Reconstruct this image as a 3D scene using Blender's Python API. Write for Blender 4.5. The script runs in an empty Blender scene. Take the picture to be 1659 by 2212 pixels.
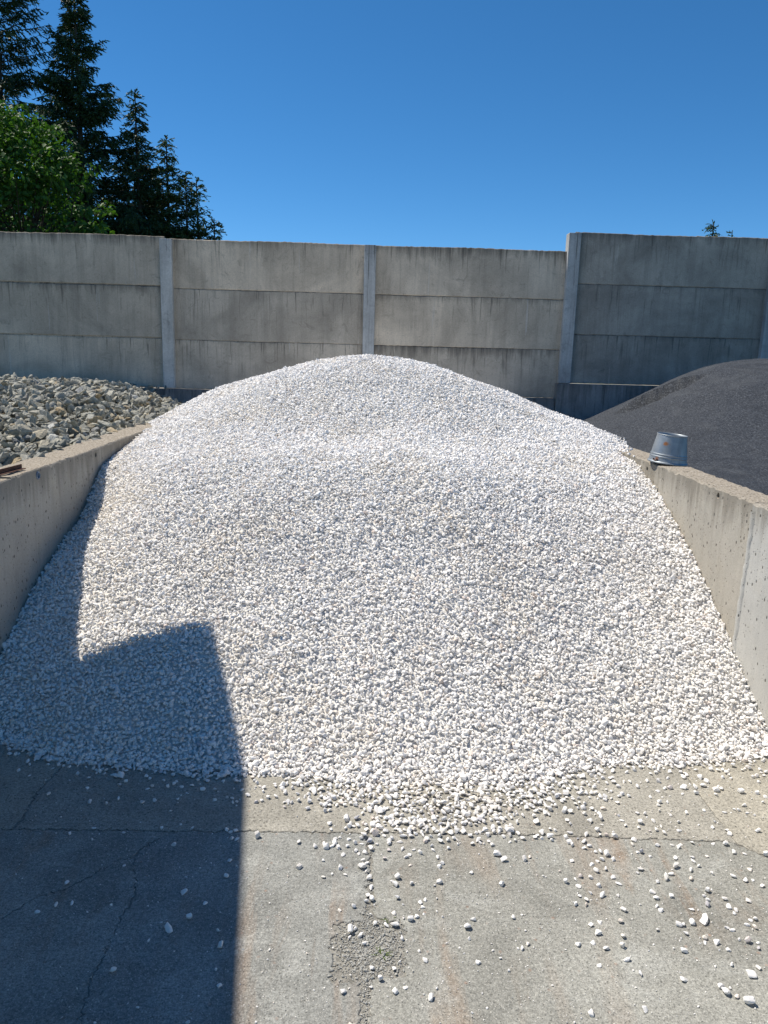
import bpy, bmesh, math, random
import numpy as np
from mathutils import Vector, Matrix, Euler

# ---------------------------------------------------------------- camera, sky, sun, exposure
scene = bpy.context.scene
COL = scene.collection
CAM_H, YAW, PITCH, ROLL = 1.75, math.radians(1.7), math.radians(11.5), math.radians(1.5)
fw = Vector((math.sin(YAW)*math.cos(PITCH), math.cos(YAW)*math.cos(PITCH), -math.sin(PITCH)))
r0 = Vector((math.cos(YAW), -math.sin(YAW), 0)); u0 = r0.cross(fw)
rv = r0*math.cos(ROLL) + u0*math.sin(ROLL); uv = rv.cross(fw)
cd = bpy.data.cameras.new('camera'); cam = bpy.data.objects.new('camera', cd); COL.objects.link(cam)
cam.matrix_world = Matrix(((rv.x, uv.x, -fw.x, 0), (rv.y, uv.y, -fw.y, 0), (rv.z, uv.z, -fw.z, CAM_H), (0, 0, 0, 1)))
cd.sensor_fit = 'VERTICAL'; cd.sensor_height = 36; cd.sensor_width = 27; cd.lens = 1661/2212*36
cd.clip_start = 0.05; cd.clip_end = 3000
scene.camera = cam

SUN_EL, SUN_ROT = math.radians(60), math.radians(-62)      # high summer sun from the left, a little beyond the fence
world = bpy.data.worlds.new('World'); scene.world = world; world.use_nodes = True
wn = world.node_tree
sky_t = wn.nodes.new('ShaderNodeTexSky'); sky_t.sky_type = 'NISHITA'; sky_t.sun_disc = False
sky_t.sun_elevation = SUN_EL; sky_t.sun_rotation = SUN_ROT
sky_t.altitude = 3000; sky_t.air_density = 1.0; sky_t.dust_density = 0.1; sky_t.ozone_density = 8.0
bg = wn.nodes['Background']; bg.inputs[1].default_value = 0.12
sat = wn.nodes.new('ShaderNodeHueSaturation'); sat.inputs['Saturation'].default_value = 1.16; sat.inputs['Hue'].default_value = 0.493      # deep clear summer blue
wn.links.new(sky_t.outputs[0], sat.inputs['Color']); wn.links.new(sat.outputs[0], bg.inputs[0])
sd = bpy.data.lights.new('sun', 'SUN'); sd.energy = 5.0; sd.angle = math.radians(0.53); sd.color = (1.0, 0.925, 0.815)
sun = bpy.data.objects.new('sun', sd); COL.objects.link(sun)
sdir = Vector((math.sin(SUN_ROT)*math.cos(SUN_EL), math.cos(SUN_ROT)*math.cos(SUN_EL), math.sin(SUN_EL)))
sun.rotation_euler = (-sdir).to_track_quat('-Z', 'Y').to_euler()
sun.location = sdir*40
scene.view_settings.view_transform = 'Standard'; scene.view_settings.look = 'None'
scene.view_settings.gamma = 1.0; scene.view_settings.exposure = 0.15; scene.view_settings.use_curve_mapping = False

scene.cycles.max_bounces = 7; scene.cycles.diffuse_bounces = 4; scene.cycles.glossy_bounces = 2; scene.cycles.transmission_bounces = 2
rng = np.random.default_rng(7); random.seed(7)

# ---------------------------------------------------------------- helpers
def tag(o, label=None, cat=None, group=None, kind=None):
    if label: o['label'] = label
    if cat: o['category'] = cat
    if group: o['group'] = group
    if kind: o['kind'] = kind
    return o
def link(name, me, parent=None):
    o = bpy.data.objects.new(name, me); COL.objects.link(o)
    if parent is not None: o.parent = parent
    return o
def empty(name, loc=(0, 0, 0)):
    o = bpy.data.objects.new(name, None); COL.objects.link(o); o.location = loc; o.empty_display_size = 0.1
    return o
def mesh_np(name, v, f, mat=None, smooth=False):
    me = bpy.data.meshes.new(name)
    me.from_pydata(np.asarray(v).tolist() if isinstance(v, np.ndarray) else v, [], f.tolist() if isinstance(f, np.ndarray) else f)
    if mat: me.materials.append(mat)
    if smooth: me.polygons.foreach_set('use_smooth', [True]*len(me.polygons))
    me.update()
    return me
def mesh_bm(name, bm, mat=None, smooth=False):
    me = bpy.data.meshes.new(name); bm.normal_update(); bm.to_mesh(me); bm.free()
    if mat: me.materials.append(mat)
    if smooth: me.polygons.foreach_set('use_smooth', [True]*len(me.polygons))
    return me
def box_bm(x0, x1, y0, y1, z0, z1, bevel=0.0, seg=2, bm=None):
    b = bmesh.new()
    g = bmesh.ops.create_cube(b, size=1.0)
    for v in g['verts']:
        v.co = Vector((x0+(v.co.x+.5)*(x1-x0), y0+(v.co.y+.5)*(y1-y0), z0+(v.co.z+.5)*(z1-z0)))
    if bevel: bmesh.ops.bevel(b, geom=b.edges[:], offset=bevel, segments=seg, affect='EDGES', profile=.6)
    return b
def fbm2(x, y, f=1.0, seed=0, octs=4):
    """cheap smooth value noise on arrays, about -1..1"""
    r = np.random.default_rng(seed); tab = r.random((256, 256))*2-1
    out = np.zeros_like(x, dtype=float); a = 1.0; tot = 0
    for k in range(octs):
        X = x*f+17.3*k; Y = y*f+5.1*k
        i = np.floor(X).astype(int); j = np.floor(Y).astype(int); u = X-i; w = Y-j
        u = u*u*(3-2*u); w = w*w*(3-2*w)
        t = lambda a_, b_: tab[a_ % 256, b_ % 256]
        out += a*((t(i, j)*(1-u)+t(i+1, j)*u)*(1-w)+(t(i, j+1)*(1-u)+t(i+1, j+1)*u)*w)
        tot += a; a *= .5; f *= 2
    return out/tot
def tps(ctrl, smooth=1e-3):
    """thin-plate surface through (x, y, z) control points"""
    c = np.array(ctrl, float); n = len(c)
    def U(d2): return 0.5*d2*np.log(np.maximum(d2, 1e-12))
    d2 = ((c[:, None, :2]-c[None, :, :2])**2).sum(2)
    K = U(d2)+np.eye(n)*smooth; P = np.c_[np.ones(n), c[:, :2]]
    A = np.block([[K, P], [P.T, np.zeros((3, 3))]]); s = np.linalg.solve(A, np.r_[c[:, 2], 0, 0, 0])
    def f(x, y):
        x = np.asarray(x, float); y = np.asarray(y, float); sh = x.shape; x = x.ravel(); y = y.ravel(); o = np.empty(len(x))
        for i in range(0, len(x), 20000):
            xx, yy = x[i:i+20000], y[i:i+20000]
            o[i:i+20000] = U((xx[:, None]-c[None, :, 0])**2+(yy[:, None]-c[None, :, 1])**2)@s[:n]+s[n]+s[n+1]*xx+s[n+2]*yy
        return o.reshape(sh)
    return f

# ---------------------------------------------------------------- materials
class NT:
    def __init__(s, name):
        s.m = bpy.data.materials.new(name); s.m.use_nodes = True; s.t = s.m.node_tree
        s.b = s.t.nodes['Principled BSDF']; s.out = s.t.nodes['Material Output']
    def n(s, typ, **kw):
        n = s.t.nodes.new(typ)
        for k, v in kw.items():
            if k.startswith('i_'): n.inputs[k[2:].replace('_', ' ')].default_value = v
            else: setattr(n, k, v)
        return n
    def l(s, a, b): s.t.links.new(a, b); return b
    def coord(s, which='Object', scale=(1, 1, 1), loc=(0, 0, 0), src=None):
        if src is None:
            tc = s.n('ShaderNodeTexCoord'); src = tc.outputs[which]
        m = s.n('ShaderNodeMapping'); m.inputs['Scale'].default_value = scale; m.inputs['Location'].default_value = loc
        s.l(src, m.inputs['Vector']); return m.outputs[0]
    def pos(s, scale=(1, 1, 1)):
        g = s.n('ShaderNodeNewGeometry'); return s.coord(scale=scale, src=g.outputs['Position'])
    def noise(s, vec, scale, detail=4, rough=.55, dist=0.0):
        n = s.n('ShaderNodeTexNoise'); n.inputs['Scale'].default_value = scale; n.inputs['Detail'].default_value = detail
        n.inputs['Roughness'].default_value = rough; n.inputs['Distortion'].default_value = dist
        s.l(vec, n.inputs['Vector']); return n.outputs['Fac']
    def vor(s, vec, scale, feat='F1', out='Distance', rnd=1.0):
        n = s.n('ShaderNodeTexVoronoi', feature=feat); n.inputs['Scale'].default_value = scale; n.inputs['Randomness'].default_value = rnd
        s.l(vec, n.inputs['Vector']); return n.outputs[out]
    def ramp(s, fac, stops):
        r = s.n('ShaderNodeValToRGB'); e = r.color_ramp.elements
        while len(e) < len(stops): e.new(0.5)
        for k, (p, c) in enumerate(stops):
            e[k].position = p; e[k].color = (c, c, c, 1) if isinstance(c, (int, float)) else (*c, 1)
        s.l(fac, r.inputs[0]); return r.outputs[0]
    def mix(s, fac, a, b, mode='MIX'):
        m = s.n('ShaderNodeMix', data_type='RGBA', blend_type=mode)
        for sock, v in ((m.inputs[0], fac), (m.inputs[6], a), (m.inputs[7], b)):
            if hasattr(v, 'node'): s.l(v, sock)
            elif isinstance(v, (int, float)): sock.default_value = v if sock.type == 'VALUE' else (v, v, v, 1)
            else: sock.default_value = (*v, 1)
        return m.outputs[2]
    def math(s, op, a, b=0.0, clamp=False):
        m = s.n('ShaderNodeMath', operation=op, use_clamp=clamp)
        for k, v in enumerate((a, b)):
            if hasattr(v, 'node'): s.l(v, m.inputs[k])
            else: m.inputs[k].default_value = v
        return m.outputs[0]
    def rand(s):
        return s.n('ShaderNodeObjectInfo').outputs['Random']
    def bump(s, h, strength=.4, dist=.01, prev=None):
        b = s.n('ShaderNodeBump'); b.inputs['Strength'].default_value = strength; b.inputs['Distance'].default_value = dist
        s.l(h, b.inputs['Height'])
        if prev is not None: s.l(prev, b.inputs['Normal'])
        return b.outputs[0]
    def fin(s, col=None, rough=.85, normal=None, spec=.3, metal=0.0):
        B = s.b
        if col is not None:
            if hasattr(col, 'node'): s.l(col, B.inputs['Base Color'])
            else: B.inputs['Base Color'].default_value = (*col, 1)
        if hasattr(rough, 'node'): s.l(rough, B.inputs['Roughness'])
        else: B.inputs['Roughness'].default_value = rough
        B.inputs['Specular IOR Level'].default_value = spec
        if hasattr(metal, 'node'): s.l(metal, B.inputs['Metallic'])
        else: B.inputs['Metallic'].default_value = metal
        if normal is not None: s.l(normal, B.inputs['Normal'])
        return s.m

def mat_panel(name, base, streak):
    m = NT(name); tc = m.n('ShaderNodeTexCoord'); ob = tc.outputs['Object']; gen = tc.outputs['Generated']
    rnd = m.rand()
    off = m.n('ShaderNodeCombineXYZ'); m.l(m.math('MULTIPLY', rnd, 37.0), off.inputs[0]); m.l(m.math('MULTIPLY', rnd, 91.0), off.inputs[2])
    va = m.n('ShaderNodeVectorMath', operation='ADD'); m.l(ob, va.inputs[0]); m.l(off.outputs[0], va.inputs[1]); v = va.outputs[0]
    big = m.noise(v, 1.3, 5, .6, .6)
    c = m.mix(m.ramp(big, [(.34, 0), (.66, 1)]), tuple(x*.70 for x in base), tuple(x*1.18 for x in base))
    vs = m.coord(scale=(9, 9, .55), src=v); st = m.noise(vs, 1.0, 5, .6, .4)
    c = m.mix(m.math('MULTIPLY', m.ramp(st, [(.46, 0), (.68, 1)]), .38), c, tuple(x*.5 for x in base))
    # black run-off from the upper edge of each slab
    sx = m.n('ShaderNodeSeparateXYZ'); m.l(gen, sx.inputs[0])
    vd = m.coord(scale=(14, 14, .9), src=v); dr = m.noise(vd, 1.0, 6, .65, .3)
    reach = m.math('ADD', m.math('MULTIPLY', dr, 1.5), -.34)
    top = m.math('SUBTRACT', sx.outputs[2], m.math('SUBTRACT', 1.0, m.math('MULTIPLY', reach, m.math('MULTIPLY', m.math('ADD', m.math('FRACT', m.math('MULTIPLY', rnd, 7.7)), .35), streak))))
    c = m.mix(m.ramp(m.math('MULTIPLY', top, 2.2), [(.0, 0), (.55, .72)]), c, (.055, .053, .048))
    # narrow separate drips, longest at the upper edge, and soot-coloured blooms
    d2 = m.noise(m.coord(scale=(34, 34, 1.6), loc=(9, 2, 4), src=v), 1.0, 3, .6, .2)
    dl = m.math('MULTIPLY', m.ramp(d2, [(.58, 0), (.66, 1)]), m.ramp(sx.outputs[2], [(.25, .12), (.95, .85)]))
    c = m.mix(m.math('MULTIPLY', dl, .75), c, (.075, .07, .06))
    bl = m.noise(v, 7.5, 6, .72, 1.4); c = m.mix(m.ramp(bl, [(.56, 0), (.70, .5)]), c, tuple(x*.42 for x in base))
    c = m.mix(1.0, c, m.mix(rnd, (.86, .87, .88), (1.10, 1.08, 1.05)), 'MULTIPLY')
    # pale lime streaks, tiny pits
    lm = m.noise(m.coord(scale=(22, 22, .8), loc=(3, 1, 5), src=v), 1.0, 3, .5)
    c = m.mix(m.ramp(lm, [(.70, 0), (.74, .28)]), c, tuple(min(.7, x*1.7) for x in base))
    pits = m.vor(v, 34); pm = m.ramp(pits, [(.06, 1), (.11, 0)])
    pm = m.math('MULTIPLY', pm, m.ramp(m.noise(v, 3.2, 2), [(.5, 0), (.62, 1)]))
    c = m.mix(pm, c, (.05, .05, .046))
    fine = m.noise(v, 60, 4, .65); c = m.mix(.35, c, m.mix(1.0, c, m.ramp(fine, [(.25, .55), (.75, 1.35)]), 'MULTIPLY'))
    n = m.bump(fine, .25, .004); n = m.bump(big, .25, .02, n); n = m.bump(m.math('SUBTRACT', 1.0, pm), .5, .006, n)
    return m.fin(c, .9, n, .2)

def mat_wall(name, base, warm):
    m = NT(name); tc = m.n('ShaderNodeTexCoord'); v = tc.outputs['Object']; sx = m.n('ShaderNodeSeparateXYZ'); m.l(v, sx.inputs[0]); z = sx.outputs[2]
    g = m.n('ShaderNodeNewGeometry'); sn = m.n('ShaderNodeSeparateXYZ'); m.l(g.outputs['Normal'], sn.inputs[0])
    big = m.noise(v, 2.3, 6, .62, .5)
    c = m.mix(m.ramp(big, [(.3, 0), (.7, 1)]), tuple(x*.86 for x in base), tuple(x*1.1 for x in base))
    c = m.mix(m.ramp(m.noise(v, 5.0, 5, .6), [(.5, 0), (.75, .45)]), c, warm)
    # run-off below the top edge
    dr = m.noise(m.coord(scale=(11, 11, 1.1), src=v), 1.0, 6, .66, .3)
    reach = m.math('MULTIPLY', m.math('SUBTRACT', dr, .30), .62)
    d = m.math('SUBTRACT', m.math('ADD', z, reach), 1.03)
    c = m.mix(m.ramp(m.math('MULTIPLY', d, 4.0), [(.0, 0), (.6, .5)]), c, (.10, .085, .062))
    vs = m.noise(m.coord(scale=(16, 16, .9), loc=(2, 7, 1), src=v), 1.0, 5, .6)
    c = m.mix(m.ramp(vs, [(.56, 0), (.72, .26)]), c, tuple(x*.5 for x in base))
    # exposed rough aggregate along the top face
    topf = m.ramp(sn.outputs[2], [(.55, 0), (.9, 1)])
    ag = m.noise(v, 85, 3, .6); c = m.mix(m.math('MULTIPLY', topf, .75), c, m.ramp(ag, [(.32, (.16, .13, .095)), (.5, (.42, .36, .28)), (.68, (.60, .54, .45))]))
    # air holes
    ph = m.vor(v, 48); pm = m.ramp(ph, [(.10, 1), (.17, 0)])
    pm = m.math('MULTIPLY', pm, m.ramp(m.vor(v, 48, out='Color'), [(.30, 0), (.42, 1)]))
    ph2 = m.ramp(m.vor(m.coord(scale=(1, 1, .6), src=v), 27), [(.10, 1), (.17, 0)])
    c = m.mix(m.math('MULTIPLY', m.math('MAXIMUM', pm, ph2), .85), c, (.07, .065, .055))
    fine = m.noise(v, 130, 4, .6)
    c = m.mix(.4, c, m.mix(1.0, c, m.ramp(fine, [(.25, .6), (.75, 1.3)]), 'MULTIPLY'))
    n = m.bump(fine, .2, .003); n = m.bump(m.math('SUBTRACT', 1.0, m.math('MAXIMUM', pm, ph2)), .6, .006, n)
    n = m.bump(m.math('MULTIPLY', ag, topf), .9, .012, n); n = m.bump(big, .25, .02, n)
    return m.fin(c, .9, n, .2)

def mat_slab(name, base, kind):
    m = NT(name); v = m.pos(); rnd = m.rand()
    big = m.noise(v, 1.7, 6, .62, .7)
    c = m.mix(m.ramp(big, [(.3, 0), (.72, 1)]), tuple(x*.74 for x in base), tuple(x*1.14 for x in base))
    c = m.mix(1.0, c, m.mix(rnd, (.90, .91, .93), (1.06, 1.04, 1.0)), 'MULTIPLY')
    mid = m.noise(v, 7.5, 5, .65); c = m.mix(.55, c, m.mix(1.0, c, m.ramp(mid, [(.3, .72), (.7, 1.22)]), 'MULTIPLY'))
    if kind == 'grey':
        # rusty streaks dragged along the bay, paler scuffs, dark damp islands
        rs = m.noise(m.coord(scale=(7.5, .9, 1), src=v), 1.0, 5, .6, .5)
        rz = m.noise(v, .9, 3, .5)
        rm = m.math('MULTIPLY', m.ramp(rs, [(.50, 0), (.70, .62)]), m.ramp(rz, [(.40, 0), (.55, 1)]))
        c = m.mix(rm, c, (.30, .17, .085))
        sc = m.noise(v, 3.1, 5, .7, 1.2); c = m.mix(m.ramp(sc, [(.52, 0), (.70, .6)]), c, tuple(min(.8, x*1.45) for x in base))
        dk = m.noise(v, 2.2, 5, .6, .9); c = m.mix(m.ramp(dk, [(.60, 0), (.74, .35)]), c, tuple(x*.45 for x in base))
    # aggregate: irregular pale and dark grains, a few reddish ones
    vd = m.n('ShaderNodeVectorMath', operation='ADD'); m.l(v, vd.inputs[0]); nz = m.n('ShaderNodeTexNoise'); nz.inputs['Scale'].default_value = 160; m.l(v, nz.inputs['Vector'])
    sc_ = m.n('ShaderNodeVectorMath', operation='SCALE'); sc_.inputs['Scale'].default_value = .007; m.l(nz.outputs['Color'], sc_.inputs[0]); m.l(sc_.outputs[0], vd.inputs[1]); w = vd.outputs[0]
    a1 = m.vor(w, 150); a1c = m.vor(w, 150, out='Color')
    sp = m.math('MULTIPLY', m.ramp(a1, [(.2, 1), (.45, 0)]), m.ramp(a1c, [(.45, 0), (.85, 1)]))
    c = m.mix(m.math('MULTIPLY', sp, .75 if kind == 'grey' else .2), c, (.56, .54, .49))
    s2 = 120 if kind == 'grey' else 72
    a2 = m.vor(m.coord(scale=(1, 1.25, 1), loc=(.3, .1, 0), src=w), s2); a2c = m.vor(m.coord(scale=(1, 1.25, 1), loc=(.3, .1, 0), src=w), s2, out='Color')
    dm = m.math('MULTIPLY', m.ramp(a2, [(.16, 1), (.36, 0)]), m.ramp(a2c, [(.55 if kind == 'grey' else .30, 0), (.75, 1)]))
    c = m.mix(m.math('MULTIPLY', dm, .55 if kind == 'grey' else .8), c, tuple(x*.26 for x in base))
    a3 = m.vor(w, 42); a3c = m.vor(w, 42, out='Color')
    c = m.mix(m.math('MULTIPLY', m.math('MULTIPLY', m.ramp(a3, [(.12, 1), (.3, 0)]), m.ramp(a3c, [(.78, 0), (.86, 1)])), .5), c, (.33, .20, .14))
    fine = m.noise(v, 190, 4, .7); c = m.mix(.85, c, m.mix(1.0, c, m.ramp(fine, [(.3, .52), (.7, 1.42)]), 'MULTIPLY'))
    gr = m.noise(v, 80, 5, .8); c = m.mix(1.0, c, m.ramp(gr, [(.32, .58), (.5, 1.0), (.68, 1.42)]), 'MULTIPLY')
    n = m.bump(fine, .35, .003); n = m.bump(m.math('SUBTRACT', m.math('MULTIPLY', sp, .6), dm), .55, .005, n); n = m.bump(mid, .35, .012, n)
    return m.fin(c, .88, n, .25)

def mat_gravel():
    m = NT('white_marble_gravel'); r = m.rand(); v = m.pos()
    ob = m.coord('Object')
    base = m.ramp(r, [(0.0, (.74, .725, .71)), (.10, (.90, .875, .835)), (.45, (.93, .905, .865)), (.66, (.84, .82, .795)), (.76, (.93, .895, .84)), (.90, (.74, .73, .72)), (.955, (.84, .77, .68)), (.975, (.79, .68, .60)), (1.0, (.50, .505, .54))])
    # beige dusty stones in drifts
    d = m.noise(v, 2.0, 4, .6); rr = m.math('FRACT', m.math('MULTIPLY', r, 17.31))
    dm = m.math('MULTIPLY', m.ramp(d, [(.48, 0), (.66, 1)]), m.ramp(rr, [(.35, 0), (.9, .55)]))
    c = m.mix(dm, base, (.76, .68, .55))
    vein = m.noise(ob, 60, 4, .6, 1.0); c = m.mix(.5, c, m.mix(1.0, c, m.ramp(vein, [(.3, .85), (.65, 1.03)]), 'MULTIPLY'))
    return m.fin(c, .72, m.bump(m.noise(ob, 170, 3, .6), .25, .002), .35)

def mat_slate():
    m = NT('green_grey_slate'); r = m.rand(); ob = m.coord('Object')
    base = m.ramp(r, [(0, (.18, .18, .15)), (.2, (.36, .35, .29)), (.42, (.54, .52, .42)), (.6, (.38, .375, .33)), (.74, (.64, .60, .48)), (.86, (.46, .40, .28)), (.91, (.54, .40, .22)), (.95, (.30, .31, .31)), (1, (.68, .67, .60))])
    lay = m.noise(m.coord('Object', (5, 5, 60)), 1.0, 4, .6, .3)
    c = m.mix(m.ramp(lay, [(.42, 0), (.62, .6)]), base, (.10, .105, .085))
    c = m.mix(m.ramp(m.noise(ob, 9, 4), [(.64, 0), (.74, .4)]), c, (.42, .35, .22))
    c = m.mix(m.ramp(m.noise(ob, 14, 4), [(.50, 0), (.75, .45)]), c, (.50, .50, .44))
    n = m.bump(lay, .6, .012); n = m.bump(m.noise(ob, 55, 4), .4, .006, n)
    return m.fin(c, .7, n, .35)

def mat_sand():
    m = NT('black_basalt_sand'); v = m.pos()
    fine = m.noise(v, 75, 4, .8); c = m.ramp(fine, [(.36, (.008, .010, .014)), (.48, (.025, .030, .038)), (.57, (.062, .070, .082)), (.66, (.14, .15, .165))])
    dry = m.noise(v, 1.6, 6, .62, 1.2); c = m.mix(m.ramp(dry, [(.52, 0), (.70, .45)]), c, (.085, .092, .098))
    wet = m.noise(v, 3.1, 5, .6, .8); c = m.mix(m.ramp(wet, [(.56, 0), (.70, .5)]), c, (.014, .017, .022))
    n = m.bump(fine, .8, .008); n = m.bump(m.noise(v, 26, 4, .6), .35, .015, n)
    return m.fin(c, .8, n, .35)

def mat_leaf(name, ca, cb, trans, rough=.55):
    m = NT(name); v = m.pos(); a = m.noise(v, 2.2, 3, .5); b = m.noise(v, 14, 2, .5)
    c = m.mix(m.ramp(m.math('ADD', m.math('MULTIPLY', a, .55), m.math('MULTIPLY', b, .45)), [(.35, 0), (.65, 1)]), ca, cb)
    m.fin(c, rough, None, .35)
    t = m.n('ShaderNodeBsdfTranslucent'); tc = m.mix(1.0, c, (1.5, 1.7, .7), 'MULTIPLY'); m.l(tc, t.inputs[0])
    x = m.n('ShaderNodeMixShader'); x.inputs[0].default_value = trans
    m.l(m.b.outputs[0], x.inputs[1]); m.l(t.outputs[0], x.inputs[2]); m.l(x.outputs[0], m.out.inputs[0])
    return m.m
def mat_bark():
    m = NT('bark'); v = m.pos((6, 6, 1.5)); f = m.noise(v, 3, 5, .6)
    return m.fin(m.ramp(f, [(.3, (.035, .026, .02)), (.7, (.10, .08, .06))]), .9, m.bump(f, .6, .03), .2)
def mat_plain(name, col, rough=.6, metal=0.0, var=.2, scale=12):
    m = NT(name); v = m.coord('Object'); f = m.noise(v, scale, 5, .6)
    return m.fin(m.mix(m.ramp(f, [(.3, 0), (.7, 1)]), tuple(x*(1-var) for x in col), tuple(min(1, x*(1+var)) for x in col)), rough, m.bump(f, .15, .004), .35, metal)
def mat_zinc():
    m = NT('galvanised_zinc'); v = m.coord('Object'); f = m.noise(v, 9, 5, .6, .6); g = m.noise(m.coord('Object', (30, 30, 4)), 1.0, 4, .6)
    c = m.mix(m.ramp(f, [(.3, 0), (.7, 1)]), (.24, .27, .29), (.36, .39, .41))
    c = m.mix(m.ramp(g, [(.5, 0), (.7, .4)]), c, (.17, .20, .23))
    # rust bloom: one spot near the upper edge, a little at the lip
    for p, rad in (((-.078, -.072, .160), .016), ((-.055, -.09, .158), .007), ((-.12, -.055, .035), .016)):
        d = m.n('ShaderNodeVectorMath', operation='DISTANCE'); m.l(v, d.inputs[0]); d.inputs[1].default_value = p
        q = m.math('ADD', d.outputs['Value'], m.math('MULTIPLY', m.noise(v, 70, 4, .7), .02))
        c = m.mix(m.ramp(m.math('DIVIDE', q, rad*2.2), [(.55, .95), (.9, 0)]), c, (.42, .16, .05))
    return m.fin(c, m.ramp(g, [(.3, .42), (.7, .6)]), m.bump(f, .12, .006), .5, .55)

M = dict(
    panel=mat_panel('weathered_panel_concrete', (.59, .505, .40), .42), panel_b=mat_panel('weathered_panel_concrete_dark', (.42, .38, .325), .45),
    post=mat_panel('pale_post_concrete', (.56, .555, .53), .12), footing=mat_panel('footing_concrete', (.36, .35, .33), .35),
    wall=mat_wall('cast_wall_concrete', (.43, .40, .34), (.47, .42, .33)), wall_pale=mat_wall('cast_wall_concrete_pale', (.50, .49, .45), (.46, .42, .34)),
    slab=mat_slab('grey_floor_concrete', (.305, .308, .285), 'grey'), strip=mat_slab('beige_floor_concrete', (.40, .38, .325), 'beige'),
    gravel=mat_gravel(), slate=mat_slate(), sand=mat_sand(),
    spruce=mat_leaf('spruce_needles', (.018, .042, .016), (.045, .085, .028), .12), leaf=mat_leaf('broad_leaves', (.030, .085, .014), (.085, .185, .028), .24, .62),
    spruce_b=mat_leaf('spruce_needles_pale', (.035, .065, .022), (.075, .115, .035), .15), weed=mat_leaf('weed_leaves', (.10, .16, .03), (.16, .2, .05), .3),
    bark=mat_bark(), zinc=mat_zinc(), rust=mat_plain('rusty_steel', (.10, .045, .03), .75, .2, .4, 40), pvc=mat_plain('blue_grey_plastic', (.16, .21, .27), .45, 0, .2),
    dark=mat_plain('joint_dirt', (.25, .24, .21), .95, 0, .45, 70), earth=mat_plain('meadow_ground', (.07, .09, .035), .95, 0, .35, 3),
    caster_roof=mat_plain('grey_painted_steel', (.30, .32, .33), .5, .1, .15), caster_frame=mat_plain('dark_painted_steel', (.10, .13, .15), .5, .1, .15),
    grit=mat_plain('crushed_concrete_grit', (.42, .415, .38), .9, 0, .25, 80),
    base=mat_plain('gravel_fines', (.74, .725, .69), .9, 0, .25, 60), slatebase=mat_plain('slate_fines', (.10, .10, .085), .95, 0, .4, 30))

# ---------------------------------------------------------------- ground and concrete floor
WT = 1.085                       # top of the bay walls
XLI, XLO, XRI, XRO = -1.81, -2.03, 1.95, 2.14
YB = 11.0                        # front face of the fence panels
tag(link('ground', mesh_np('ground', [(-900, -900, -.06), (900, -900, -.06), (900, 900, -.06), (-900, 900, -.06)], [(0, 1, 2, 3)], M['earth'])), kind='structure')
floor_o = tag(link('concrete_floor', mesh_bm('concrete_floor', box_bm(-9, 9, -9, 11.2, -.055, -.0045), M['dark'])), kind='structure')

def rough_line(pts, step=.011, amp=.003, seed=0):
    r = np.random.default_rng(seed); out = []
    for (a, b) in zip(pts[:-1], pts[1:]):
        a = np.array(a, float); b = np.array(b, float); L = np.linalg.norm(b-a); n = max(1, int(L/step)); d = (b-a)/max(L, 1e-9); nn = np.array([-d[1], d[0]])
        for k in range(n):
            j = r.normal(0, amp) if k else r.normal(0, amp*.4)
            out.append(a+(b-a)*k/n+nn*j)
    out.append(np.array(pts[-1], float)); return out
def side(line, g, seed=0, jit=.0012, wob=.5):
    """shift a polyline sideways by g (left positive), with a gap that widens and narrows"""
    r = np.random.default_rng(seed); P = np.array(line); t = np.gradient(P, axis=0); t /= np.maximum(np.linalg.norm(t, axis=1, keepdims=True), 1e-9)
    nrm = np.c_[-t[:, 1], t[:, 0]]; k = np.arange(len(P)); w = g*(1+wob*np.sin(k*.31+seed)*np.sin(k*.083+seed*2.1))
    return [tuple(p) for p in P+nrm*(w+r.normal(0, jit, len(P)))[:, None]]
def slab(outline, mat, z=0.0):
    bm = bmesh.new(); vs = [bm.verts.new((x, y, z)) for x, y in outline]
    f = bm.faces.new(vs); f.normal_update()
    if f.normal.z < 0: f.normal_flip()
    r = bmesh.ops.extrude_face_region(bm, geom=[f]); top = [g for g in r['geom'] if isinstance(g, bmesh.types.BMFace)][0]
    for v in vs: v.co.z = z-.022
    # worn arris
    bmesh.ops.inset_region(bm, faces=[top], thickness=.0025, depth=0)
    for v in bm.verts:
        if abs(v.co.z-z) < 1e-5 and not any(fc is top for fc in v.link_faces): v.co.z -= .002
    bmesh.ops.triangulate(bm, faces=[fc for fc in bm.faces if len(fc.verts) > 4])
    return link('slab', mesh_bm('slab', bm, mat), floor_o)

JY = 2.577
jl = rough_line([(-8.5, JY+.01), (-1.263, JY+.006), (-.28, JY+.003), (.67, JY), (1.4, JY-.035), (1.49, JY-.11), (8.5, JY-.16)], .012, .0035, 3)
j_up, j_dn = side(jl, .0028, 1, .0012, .8), side(jl, -.0032, 2, .0014, .8)
xl = rough_line([(-1.263, JY+.006), (-1.262, 2.669), (-1.268, 2.751), (-1.281, 2.838), (-1.263, 2.93), (-1.255, 3.079), (-1.26, 3.6), (-1.26, 10.95)], .013, .004, 4)
xr = rough_line([(1.424, JY-.05), (1.427, 2.662), (1.424, 2.755), (1.426, 2.872), (1.427, 3.009), (1.425, 3.6), (1.425, 10.95)], .013, .0015, 5)
def between(line, a, b): return [p for p in line if a < p[0] < b]
L1, L2 = side(xl, .003, 6, .001, .8), side(xl, -.003, 7, .001, .8); R1, R2 = side(xr, .002, 8), side(xr, -.002, 9)
slab(between(j_up, XLO, -1.275)+L1+[(XLO, 10.95)], M['strip'])
slab(between(j_up, -1.25, 1.415)+R1+L2[::-1], M['strip'])
slab(between(j_up, 1.432, XRO)+[(XRO, 10.95)]+R2[::-1], M['strip'])
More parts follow.
